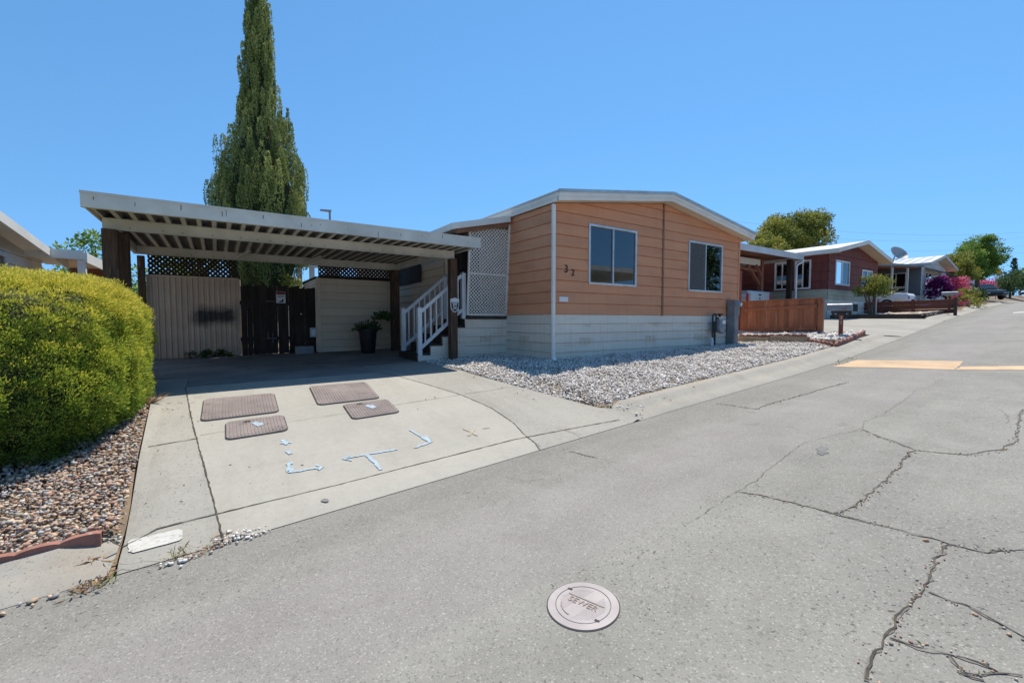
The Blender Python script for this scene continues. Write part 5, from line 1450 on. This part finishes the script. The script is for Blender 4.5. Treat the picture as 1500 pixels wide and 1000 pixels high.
    MB().box(xr - .04, xr + .1, -W * .9, W * .9, zb_ - .06, zb_ + .14).build('bumper', 'rim_metal' if kind == 'pickup' else paint, t, local=True, bevel=.03)
    MB().box(xf - .1, xf + .03, -W * .88, W * .88, zb_ - .06, zb_ + .12).build('bumper', 'black_plastic' if kind != 'sedan' else paint, t, local=True, bevel=.03)
    MB().box(xr - .046, xr - .012 if kind != 'pickup' else xr - .041, -.17, .17, zl - .24, zl - .1).build('number_plate', 'white_plastic', t, local=True) if kind != 'pickup' else None
    if kind == 'pickup':
        MB().box(xr - .008, xr + .002, -W * .72, W * .72, .72, 1.10).build('tailgate', paint, t, local=True, bevel=.004)
        MB().box(xr - .02, xr - .009, -.09, .09, .98, 1.03).build('handle', 'black_plastic', t, local=True)
        MB().box(xr - .016, xr - .009, -.05, .05, .84, .90).build('emblem', 'dark_blue_paint', t, local=True)
    else:
        MB().box(xf - .02, xf + .012, -W * .48, W * .48, H[-1][2] - .2, H[-1][2] - .05).build('grille', 'black_plastic', t, local=True)
    return t

# ------------------------------------------------------------------ red house and its carport
mk('maroon_siding', (.22, .065, .052), (.17, .05, .042), 1.5, .75, .2, 50, tone=.3, stretch=(4, 4, .6))
mk('sage_siding', (.50, .49, .38), (.44, .43, .33), 1.5, .75, .1, 50, tone=.2)
mk('grey_siding', (.20, .22, .24), (.16, .18, .20), 1.5, .75, .1, 50, tone=.2)
mk('pale_siding', (.62, .63, .65), (.55, .56, .58), 1.5, .7, .1, 50, tone=.2)
mk('stain_wood', (.30, .12, .07), (.22, .09, .055), 4, .7, .3, 50, stretch=(1, 1, 1))
mk('grey_roof', (.55, .56, .57), (.42, .43, .44), 1.2, .6, .1, 30, tone=.2)
def gable_home(name, label, x0, x1, yf, depth, zb, zs, ze_, zr, mats, wins_front=(), wins_side=(), wins_right=(), over=.35, skirt2=None, trim='white_trim', roofm='roof_membrane', glass='clear_glass', rot=0., board=.3, group=None, sidemat=None, splitf=.5):
    t = thing(name, label, 'mobile home', (x0, yf, zb), 0, group)
    up, sk = mats; W2 = x1 - x0; xm = x0 + W2 * splitf; sl = (zr - ze_) / (xm - x0)
    F_ = wall_frame((x0, yf), (x1, yf)); Fl = wall_frame((x0, yf + depth), (x0, yf)); Fr = wall_frame((x1, yf), (x1, yf + depth))
    tp = [(-sl, 1, ze_), (sl, 1, zr + sl * (xm - x0))]
    mb = MB(); siding(mb, (x0, yf), (x1, yf), zs, zr + .05, board, wins_front, tp); mb.build('front_wall', up, t)
    mb = MB(); siding(mb, (x0, yf + depth), (x0, yf), zs, ze_, board, wins_side); siding(mb, (x1, yf), (x1, yf + depth), zs, ze_, board, wins_right); mb.build('side_wall', sidemat or up, t)
    mb = MB(); siding(mb, (x1, yf + depth), (x0, yf + depth), zb - .3, ze_, board); mb.build('rear_wall', up, t)
    z2 = skirt2[0] if skirt2 else zs
    mb = MB(); siding(mb, (x0, yf), (x1, yf), zb - .4, z2, board); siding(mb, (x0, yf + depth), (x0, yf), zb - .4, z2, board); siding(mb, (x1, yf), (x1, yf + depth), zb - .4, z2, board); mb.build('skirting', sk, t)
    if skirt2:
        mb = MB(); siding(mb, (x0, yf), (x1, yf), z2, zs, .2); siding(mb, (x0, yf + depth), (x0, yf), z2, zs, .2); mb.build('lower_wall', skirt2[1], t)
    def rz_(x, o): return (ze_ + sl * (x - x0) if x < xm else zr - sl * (x - xm)) + o
    y0, y1 = yf - over, yf + depth + .2; a0, a1 = x0 - over * .8, x1 + over * .8; mb = MB()
    for a, b in ((a0, xm), (xm, a1)): mb.hexa([(a, y0), (b, y0), (b, y1), (a, y1)], [rz_(a, .08), rz_(b, .08), rz_(b, .08), rz_(a, .08)], [rz_(a, .17), rz_(b, .17), rz_(b, .17), rz_(a, .17)])
    k = y0 + .5
    while k < y1 and roofm != 'roof_membrane':
        mb.hexa([(a0, k), (xm, k), (xm, k + .05), (a0, k + .05)], [rz_(a0, .171), rz_(xm, .171), rz_(xm, .171), rz_(a0, .171)], [rz_(a0, .2), rz_(xm, .2), rz_(xm, .2), rz_(a0, .2)]); k += .6
    rf_ = mb.build('roof', roofm, t)
    mb = MB()
    for a, b in ((a0, xm), (xm, a1)): mb.hexa([(a, y0 - .03), (b, y0 - .03), (b, y0 - .001), (a, y0 - .001)], [rz_(a, 0), rz_(b, 0), rz_(b, 0), rz_(a, 0)], [rz_(a, .19), rz_(b, .19), rz_(b, .19), rz_(a, .19)])
    for x in (a0 - .03, a1 + .001): mb.box(x, x + .029, y0, y1, rz_(a0, .0), rz_(a0, .18))
    mb.build('fascia', trim, rf_)
    mb = MB()
    for a, b in ((a0, xm), (xm, a1)): mb.quad((a, y0, rz_(a, .02)), (b, y0, rz_(b, .02)), (b, yf, rz_(b, .02)), (a, yf, rz_(a, .02)))
    mb.quad((a0, y0, rz_(a0, .02)), (x0, y0, rz_(a0, .02)), (x0, y1, rz_(a0, .02)), (a0, y1, rz_(a0, .02))); mb.build('soffit', 'soffit', rf_)
    for Fw, ws in ((F_, wins_front), (Fl, wins_side), (Fr, wins_right)):
        for q in ws: window(t, Fw, *q, fr='white_plastic', fw=.06, glass=glass)
    return t
RXA, RXB, RY = 23.0, 29.1, 8.5
rh = gable_home('mobile_home', 'maroon mobile home with white skirting and white framed windows', RXA, RXB, RY, 14, -.2, 1.39, 3.02, 3.62, ('maroon_siding', 'white_trim'),
    wins_front=((.75, 2.35, 1.62, 2.75), (3.95, 5.3, 1.62, 2.5)), wins_side=((11.72, 12.4, 1.45, 2.78), (12.63, 13.3, 1.45, 2.78)), skirt2=(.92, 'sage_siding'), board=.4, over=.5)
nc = thing('neighbour_carport', 'white edged carport with stained timber braces beside the maroon home', 'carport', (20, 11, -.3))
mb = MB(); mb.box(15.2, 22.3, 9.3, 16, 2.86, 2.93); mb.build('roof', 'stain_wood', nc)
mb = MB(); mb.box(15.2, 22.35, 9.24, 9.299, 2.72, 2.97); mb.box(22.301, 22.35, 9.3, 16, 2.72, 2.97); mb.build('fascia', 'pale_siding', nc)
mb = MB(); mb.box(15.3, 20.6, 10.3, 10.4, 2.45, 2.72); mb.build('beam', 'white_trim', nc)
for x, y in ((20.75, 10.35), (21.7, 9.55), (15.5, 10.35)): MB().box(x - .09, x + .09, y - .09, y + .09, gz(x, y) - .1, 2.72).build('post', 'stain_wood' if x < 21 else 'dark_board', nc)
for (a, b) in (((20.7, 10.36, 1.55), (19.6, 10.36, 2.4)), ((20.75, 10.3, 1.9), (20.2, 10.3, 2.44)), ((20.7, 10.38, 2.2), (17.5, 10.38, 2.3))): MB().bar(a, b, .1, .12, up=(0, 1, 0)).build('brace', 'stain_wood', nc)
mb = MB(); mb.tube([(22.25, 9.2, 2.72), (22.2, 9.25, 2.6), (21.95, 9.32, 2.5), (21.86, 9.33, 2.4), (21.86, 9.33, gz(21.9, 9.3))], .045, 8); mb.build('downspout', 'white_plastic', nc, smooth=True)
mb = MB(); siding(mb, (22.7, 16), (15.2, 16), -.5, 2.86, .3); siding(mb, (15.25, 16), (22.7, 16), -.5, 2.86, .3); mb.build('rear_wall', 'dark_board', nc)
wr = thing('porch_railing', 'white picket railing of the porch inside the neighbouring carport', 'railing', (20.5, 13.2, 0))
for k in range(22):
    x = 18.6 + k * .19; MB().box(x, x + .05, 13.1, 13.14, .55, 1.98).build('picket', 'white_plastic', wr)
mb = MB(); mb.box(18.5, 22.8, 13.145, 13.19, .65, .74); mb.box(18.5, 22.8, 13.145, 13.19, 1.78, 1.88); mb.build('rails', 'white_plastic', wr)
lp = thing('lattice_trellis', 'pale fan trellis leaning on the wall inside the neighbouring carport', 'trellis', (20.1, 13.6, 1.5))
mb = MB()
for k in range(7): mb.bar((20.3 + (k - 3) * .05, 13.6, 1.4), (20.3 + (k - 3) * .17, 13.65, 2.35), .035, .02)
for z, w_ in ((1.75, .24), (2.1, .4)): mb.bar((20.3 - w_, 13.62, z), (20.3 + w_, 13.62, z), .02, .035)
mb.build('slats', 'sleeper', lp)
pk0 = car('silver pickup truck parked nose in under the neighbouring carport', (19.1, 12.6, gz(19, 11) - .02), R(90), 'silver_paint', 'pickup', name='pickup_truck', cat='pickup truck')
pk0.scale = (1.13, 1.1, 1.16)
# small tree and post in front of the maroon home
tr_ = tree('small_tree', 'small multi stemmed flowering tree before the maroon home', (24.5, 7.3, gz(24.5, 7.3)), ball(40, .95, .7, .5, 1.35, .2, .34, 71, .3, -.9), 'olive_leaf', .085, 120, None, seed=71, tonebias=.1)
for dx, lean in ((-.12, -.75), (.05, -.45), (.3, .15)):
    b_ = Vector((24.5 + dx, 7.3, gz(24.5, 7.3) - .1)); MB().tube([b_, b_ + Vector((lean * .4, .02, .6)), b_ + Vector((lean, .05, 1.25))], [.06, .045, .03], 7).build('trunk', 'bark', tr_)
pk_ = thing('gate_post', 'weathered grey post with red tape beside the small flowering tree', 'post', (25.6, 7.5, gz(25.6, 7.5)))
MB().box(25.5, 25.62, 7.45, 7.57, gz(25.5, 7.5) - .1, gz(25.5, 7.5) + 1.05).build('post', 'grey_roof', pk_, bevel=.01)
MB().box(25.44, 25.497, 7.47, 7.55, gz(25.5, 7.5) + .7, gz(25.5, 7.5) + 1.1).build('tape', 'red_print', pk_)
# gravel bed edging and low red fence
mk('dark_timber', (.10, .075, .06), (.07, .055, .045), 4, .9, .3, 40)
for i, (a, b) in enumerate((((23.4, 9), (23.5, 5.4)), ((23.6, 5.35), (27.5, 5.55)))):
    a3, b3 = Vector((*a, gz(*a) + .05)), Vector((*b, gz(*b) + .05)); tag(MB().bar(a3, b3, .12, .2).build('timber_edging', 'dark_timber', None), ['dark timber edging between driveway and tan gravel', 'dark timber edging between tan gravel and gutter'][i], 'timber')
lf = thing('low_fence', 'low dark red horizontal board fence beyond the tan gravel', 'fence', (27.4, 7, .2))
mb = MB()
for k in range(3):
    z0 = .02 + k * .215
    mb.hexa([(27.4, 5.2), (27.43, 5.2), (27.43, 9.2), (27.4, 9.2)], [gz(27.4, 5.2) + z0] * 2 + [gz(27.4, 9.2) + z0] * 2, [gz(27.4, 5.2) + z0 + .195] * 2 + [gz(27.4, 9.2) + z0 + .195] * 2, .3 + .2 * k)
mb.build('boards', mk('oxblood_wood', (.17, .06, .045), (.12, .045, .035), 4, .8, .2, 40, tone=.4), lf)
for y in (5.15, 6.6, 8.0): MB().box(27.34, 27.46, y - .05, y + .05, gz(27.4, y) - .1, gz(27.4, y) + .72).build('post', 'oxblood_wood' if y > 6 else 'dark_timber', lf)
tree('rose_bush', 'pink flowering shrub behind the low red fence', (28.2, 8.6, gz(28.2, 8.6)), ball(16, .7, .5, .4, .5, .2, .3, 72), 'pink_leaf', .09, 90, None, seed=72, tonebias=-.2, cat='shrub', stem='leaves')
tree('flower_shrub', 'low yellow green shrub behind the low red fence', (29.2, 7.4, gz(29.2, 7.4)), ball(12, .6, .4, .3, .4, .18, .26, 73), 'olive_leaf', .09, 90, None, seed=73, tonebias=.2, cat='shrub', stem='leaves')

# ------------------------------------------------------------------ grey house
gh = gable_home('mobile_home', 'grey mobile home with pale gable front and white window trim', 42.2, 48.6, 9.8, 14, 1.1, 1.75, 3.95, 4.65, ('pale_siding', 'white_trim'),
    wins_front=((1.0, 2.6, 2.2, 3.5),), wins_side=((10.0, 11.6, 2.05, 3.45), (8.0, 9.7, 2.05, 3.45), (12.0, 13.2, 2.05, 3.45)), board=.35, over=.6, sidemat='grey_siding', trim='grey_roof', roofm='grey_roof')
ga = thing('neighbour_carport', 'grey carport awning with white posts in front of the grey home', 'carport', (36, 11, .8))
mb = MB(); mb.hexa([(31, 9.6), (42, 9.6), (42, 18), (31, 18)], [3.15, 3.75, 3.75, 3.15], [3.3, 3.9, 3.9, 3.3]); mb.build('roof', 'grey_siding', ga)
mb = MB(); mb.hexa([(31, 9.9), (42, 9.9), (42, 17.9), (31, 17.9)], [3.1, 3.7, 3.7, 3.1], [3.149, 3.749, 3.749, 3.149]); mb.build('soffit', 'stain_wood', ga)
for x, y in ((31.4, 9.9), (36.5, 9.9), (39.6, 9.9)): MB().box(x - .055, x + .055, y - .055, y + .055, gz(x, y) - .2, 3.08 + (x - 31) * .055).build('post', 'white_trim', ga)
MB().box(31, 42, 17.5, 17.6, .5, 3.1).build('rear_wall', 'dark_board', ga)
aw_ = thing('window_awning', 'dark sloping window awning on the gable of the grey home', 'awning', (45, 9.5, 3.8))
mb = MB(); mb.hexa([(43.0, 8.9), (47.6, 8.9), (47.6, 9.76), (43.0, 9.76)], [3.35, 3.35, 3.75, 3.75], [3.39, 3.39, 3.79, 3.79]); mb.build('canopy', 'dark_timber', aw_)
mb = MB(); mb.bar((43.05, 8.95, 3.36), (43.05, 9.76, 3.0), .03, .03); mb.bar((47.55, 8.95, 3.36), (47.55, 9.76, 3.0), .03, .03); mb.build('arms', 'dark_timber', aw_)
car('white car backed into the driveway behind the low red fence', (34.2, 10.6, gz(34, 9.8)), R(92), 'white_paint', 'sedan')
ds = thing('satellite_dish', 'grey satellite dish on a bent mast above the carport roofs', 'satellite dish', (29.6, 8.0, 2.4))
mk('dish_grey', (.42, .43, .45), (.36, .37, .39), 3, .5, .1)
mb = MB(); prf = [(.02 * k * 2.3, .0022 * 2.3 * k * k) for k in range(10)]; n_ = 28; vs, fs = [], []
Rd = Matrix.Rotation(R(-62), 4, 'X') if False else (Vector((-.35, -.75, .56)).to_track_quat('Z', 'Y').to_matrix().to_4x4())
for r_, h_ in prf:
    for k in range(n_):
        a = 2 * math.pi * k / n_; vs.append(Matrix.Translation((29.6, 7.9, 3.35)) @ Rd @ Vector((r_ * math.cos(a) * 1.12, r_ * math.sin(a) * 1.0, h_ * .55)))
for i in range(len(prf) - 1):
    for k in range(n_): fs.append((i * n_ + k, i * n_ + (k + 1) % n_, (i + 1) * n_ + (k + 1) % n_, (i + 1) * n_ + k))
mb.add(vs, fs); mb.build('dish', 'dish_grey', ds, smooth=True)
mb = MB(); mb.tube([(29.75, 8.1, 2.3), (29.55, 8.05, 2.75), (29.62, 8.0, 3.1), (29.6, 7.95, 3.32)], .03, 8); mb.build('mast', 'grey_metal', ds)
mb = MB(); mb.tube([(29.6, 7.9, 3.1), (29.4, 7.5, 3.35)], .018, 6); mb.bar((29.37, 7.45, 3.37), (29.42, 7.53, 3.33), .08, .08); mb.build('feed_arm', 'grey_metal', ds)

# ------------------------------------------------------------------ planting and cars up the street
def at(px, py, d):
    v = FWD + RGT * ((px - 750) / FPX) + UPV * ((500 - py) / FPX); v = v * d; return v
def on(px, d):
    v = at(px, 460, d); return (float(v[0]), float(v[1]), gz(v[0], v[1]))
tree('bougainvillea', 'deep purple bougainvillea climbing beside the grey home', on(1374, 31.5), ball(24, .5, .6, 1.0, 1.1, .28, .42, 81), 'magenta_leaf', .14, 110, None, seed=81, tonebias=-.3, cat='shrub', stem='leaves')
tree('bougainvillea', 'bright pink bougainvillea next to the purple one', on(1397, 35), ball(24, 1.1, .8, .8, 1.2, .3, .5, 82), 'pink_leaf', .14, 110, None, seed=82, tonebias=.15, cat='shrub', stem='leaves')
tree('bougainvillea', 'pink bougainvillea mound beyond the dark vehicle', on(1440, 54), ball(20, 1.3, 1, .7, 1.3, .4, .6, 83), 'pink_leaf', .2, 90, None, seed=83, tonebias=.1, cat='shrub', stem='leaves')
tree('flower_bed_shrub', 'pale flowering shrub at the curb beyond the fence', on(1417, 26.5), ball(16, .75, .6, .4, .3, .2, .35, 84), 'olive_leaf', .1, 100, None, seed=84, tonebias=.2, cat='shrub', stem='leaves')
tree('flower_bed_shrub', 'yellow green grassy shrub behind the pale flowering one', on(1410, 30), ball(16, .7, .6, .5, .6, .25, .4, 85), 'olive_leaf', .14, 90, None, seed=85, tonebias=.15, cat='shrub', stem='leaves')
tree('flower_bed_shrub', 'reddish shrub at the end of the low red fence', on(1400, 24.5), ball(12, .35, .35, .5, .5, .16, .26, 86), 'pink_leaf', .08, 90, None, seed=86, tonebias=-.25, cat='shrub', stem='leaves')
tree('flower_bed_shrub', 'dark maroon shrub at the foot of the street tree', on(1434, 36), ball(10, .5, .4, .6, .7, .2, .35, 87), 'dark_leaf', .12, 90, None, seed=87, cat='shrub', stem='leaves')
b2 = on(1390, 23.5)
m2 = thing('mailbox', 'dark grey mailbox standing at the end of the low red fence', 'mailbox', b2, R(-75))
mb = MB(); mb.box(-.05, .05, -.05, .05, -.1, .85); mb.build('post', 'dark_timber', m2, local=True)
mb = MB(); mb.add([(-.32, a, b + .11) for a, b in pr] + [(.3, a, b + .11) for a, b in pr], [tuple(range(n_2 := len(pr))), tuple(range(2 * n_2 - 1, n_2 - 1, -1))] + [(i, (i + 1) % n_2, n_2 + (i + 1) % n_2, n_2 + i) for i in range(n_2)]); mb.build('mail_case', 'grey_metal', m2, local=True)
tree('street_tree', 'round yellow green street tree standing nearest beyond the grey home', on(1400, 38), ball(54, 1.4, 1.4, 1.35, 2.9, .45, .7, 91, .25, -.9), 'olive_leaf', .14, 260, 2.0, seed=91, tonebias=.12, trunk_r=.1)
tree('street_tree', 'large bright green street tree with a dark trunk by the parked vehicle', on(1429, 44), ball(120, 2.0, 1.8, 2.1, 4.15, .5, .85, 92, .2, -.95), 'green_leaf', .16, 340, 2.4, seed=92, tonebias=.2, trunk_r=.2)
tree('evergreen_shrub', 'broad dark green shrub mass by the far bend of the street', on(1478, 62), ball(46, 4.2, 2.5, 2.1, 1.8, .7, 1.1, 93, .3, -.5), 'dark_leaf', .24, 200, 1.2, seed=93, tonebias=.15, cat='shrub')
tree('conifer', 'small dark pointed conifer behind the broad dark shrub', on(1482, 74), [(0, 0, z, 1.5 - .22 * z) for z in np.arange(1, 6.2, .5)], 'dark_leaf', .25, 150, 1.2, seed=94, limbs=False)
tree('broadleaf_tree', 'distant pale green tree at the end of the street', on(1507, 95), ball(26, 4, 3, 2.6, 3.3, 1, 1.6, 95), 'green_leaf', .4, 120, 1.4, seed=95, tonebias=.15)
tree('broadleaf_tree', 'distant green tree behind the carport of the grey home', at(1330, 400, 62) * np.array([1, 1, 0]) + np.array([0, 0, 3.6]), ball(30, 5, 3, 2.2, 1.8, 1, 1.7, 96), 'olive_leaf', .4, 120, 1.5, seed=96, tonebias=.1)
tree('broadleaf_tree', 'big rounded many clumped tree behind the maroon home', at(1163, 400, 46) * np.array([1, 1, 0]) + np.array([0, 0, 1.0]), ball(90, 3.7, 3.2, 2.9, 7.2, .8, 1.25, 97, .5, -.6), 'olive_leaf', .2, 520, 5, seed=97, tonebias=.08, trunk_r=.3)
tree('broadleaf_tree', 'low spreading part of the trees behind the neighbouring carport', at(1118, 400, 40) * np.array([1, 1, 0]) + np.array([0, 0, .8]), ball(26, 2.6, 1.5, 1.2, 5.6, .5, .9, 98, .4, -.5), 'olive_leaf', .18, 360, 4.4, seed=98, tonebias=.15)
# pale house beyond, parked vehicles, sign
gable_home('mobile_home', 'pale far mobile home behind the street trees', 77, 84.5, 13.6, 12, 2.3, 2.9, 5.2, 5.9, ('pale_siding', 'white_trim'), board=.4, roofm='grey_roof')
c1 = on(1420, 41); car('dark blue sport utility vehicle parked behind the street tree trunk', (c1[0] + 1.5, c1[1] + .9, c1[2]), R(205), 'dark_blue_paint', 'suv')
c2 = on(1446, 46); car('dark green pickup truck parked facing the street past the street tree', (c2[0] + 1.0, c2[1] + .6, c2[2]), R(215), 'dark_green_paint', 'suv')
c3 = on(1499, 80); car('small blue car far away at the end of the street', (c3[0] + 2, c3[1], c3[2]), R(190), 'blue_paint_car', 'sedan')
s_ = on(1457, 52); sg2 = thing('street_sign', 'yellow diamondless warning sign on a pole before the far shrubs', 'road sign', s_, R(-78))
sg2['label'] = 'small square yellow road sign on a pole before the far shrubs'
mk('sign_yellow', (.75, .42, .04), None, 4, .6, 0)
MB().tube([(0, 0, -.2), (0, 0, 3.6)], .04, 8).build('pole', 'grey_metal', sg2, local=True)
MB().box(-.33, .33, -.07, -.045, 2.95, 3.6).build('plate', 'sign_yellow', sg2, local=True, bevel=.01)
MB().box(-.2, .2, -.07, -.045, 2.4, 2.75).build('plate', 'white_plastic', sg2, local=True, bevel=.01)
# faint overhead wires beyond the street
for k, (dz, dy) in enumerate(((9.5, 0), (8.6, .6), (7.2, 1.2), (6.0, 1.8))):
    a_, b_ = Vector((46, 34 + dy, dz + 3.5)), Vector((120, 12 + dy, dz + 6)); m_ = [a_ + (b_ - a_) * (i / 12) - Vector((0, 0, 1.6 * 4 * (i / 12) * (1 - i / 12))) for i in range(13)]
    tag(MB().tube(m_, .012, 4).build('overhead_wire', 'grey_metal', None), 'faint overhead wire crossing the sky above the far trees', 'wire', 'overhead wires above the far trees')
# street lamp far behind the carport
lm = at(483, 310, 27); sl2 = thing('street_lamp', 'slim grey street lamp rising behind the carport', 'street lamp', (lm[0], lm[1], -.8))
top = float(lm[2])
MB().tube([(lm[0], lm[1], -.9), (lm[0], lm[1], top)], [.09, .06], 10).build('pole', 'grey_metal', sl2)
a_ = Vector((lm[0], lm[1], top)); MB().hexa([(a_.x - .55, a_.y - .12), (a_.x + .08, a_.y - .12), (a_.x + .08, a_.y + .12), (a_.x - .55, a_.y + .12)], top - .02, [top + .06, top + .1, top + .1, top + .06]).build('lamp_head', 'grey_metal', sl2, bevel=.02)

# ------------------------------------------------------------------ neighbour on the other side of the hedge
nh = thing('neighbour_house', 'white house with low sloping eave beyond the hedge', 'house', (-3.2, 11, -1))
mb = MB(); siding(mb, (-3.05, 7.0), (-3.05, 13.3), -1.2, 1.24, .2, [(3.55, 4.35, .45, 1.15)]); siding(mb, (-9, 7.0), (-3.05, 7.0), -1.2, 1.7, .2); mb.build('wall', 'white_trim', nh)
mb = MB(); mb.hexa([(-9, 6.5), (-2.72, 6.5), (-2.72, 13.6), (-9, 13.6)], [1.97, 1.97, 1.22, 1.22], [2.03, 2.03, 1.28, 1.28]); r2 = mb.build('roof', 'roof_membrane', nh)
mb = MB(); mb.hexa([(-2.719, 6.5), (-2.69, 6.5), (-2.69, 13.6), (-2.719, 13.6)], [1.86, 1.86, 1.12, 1.12], [2.02, 2.02, 1.27, 1.27]); mb.build('fascia', 'white_trim', r2)
mb = MB(); mb.quad((-3.05, 6.5, 1.94), (-2.72, 6.5, 1.94), (-2.72, 13.6, 1.2), (-3.05, 13.6, 1.2)); mb.build('soffit', 'white_trim', r2)
window(nh, wall_frame((-3.05, 7.0), (-3.05, 13.3)), 3.55, 4.35, .45, 1.15, fr='white_plastic', fw=.06, glass='clear_glass')
na = thing('patio_awning', 'small white framed patio awning attached to the house beyond the hedge', 'awning', (-2.6, 12.5, .2))
mb = MB(); mb.box(-3.04, -2.2, 12.3, 12.34, 1.22, 1.40); mb.box(-2.2, -2.16, 12.3, 15.5, 1.16, 1.36); mb.build('fascia', 'white_trim', na)
mb = MB(); mb.box(-3.04, -2.2, 12.341, 15.5, 1.30, 1.34); mb.build('roof', 'soffit', na)
MB().box(-2.32, -2.2, 12.345, 12.46, -1.0, 1.2199).build('post', 'white_trim', na)
mb = MB(); siding(mb, (-3.04, 15.4), (-2.2, 15.4), -1, 1.3, .2); mb.build('rear_panel', 'stain_wood', na)
# the home across the street, seen in the window glass
oh = gable_home('mobile_home', 'white mobile home across the street mirrored in the window glass', 18, 27, -30, 13.5, -.6, .5, 2.9, 3.5, ('pale_siding', 'white_trim'), board=.25)
oc = thing('neighbour_carport', 'white carport across the street mirrored in the window glass', 'carport', (30, -12, -.4))
MB().box(17.5, 28, -16, -6.2, 3.15, 3.45).build('roof', 'white_trim', oc)
for x, y in ((17.7, -6.4), (27.8, -6.4), (17.7, -15.8), (27.8, -15.8)): MB().box(x - .09, x + .09, y - .09, y + .09, -.6, 3.149).build('post', 'white_trim', oc)
tree('broadleaf_tree', 'dark tree across the street mirrored in the second window', (37, -11, 0), ball(40, 4.2, 3.2, 3.2, 4.6, 1.0, 1.7, 99, .3, -.9), 'dark_leaf', .3, 260, 2.4, seed=99)
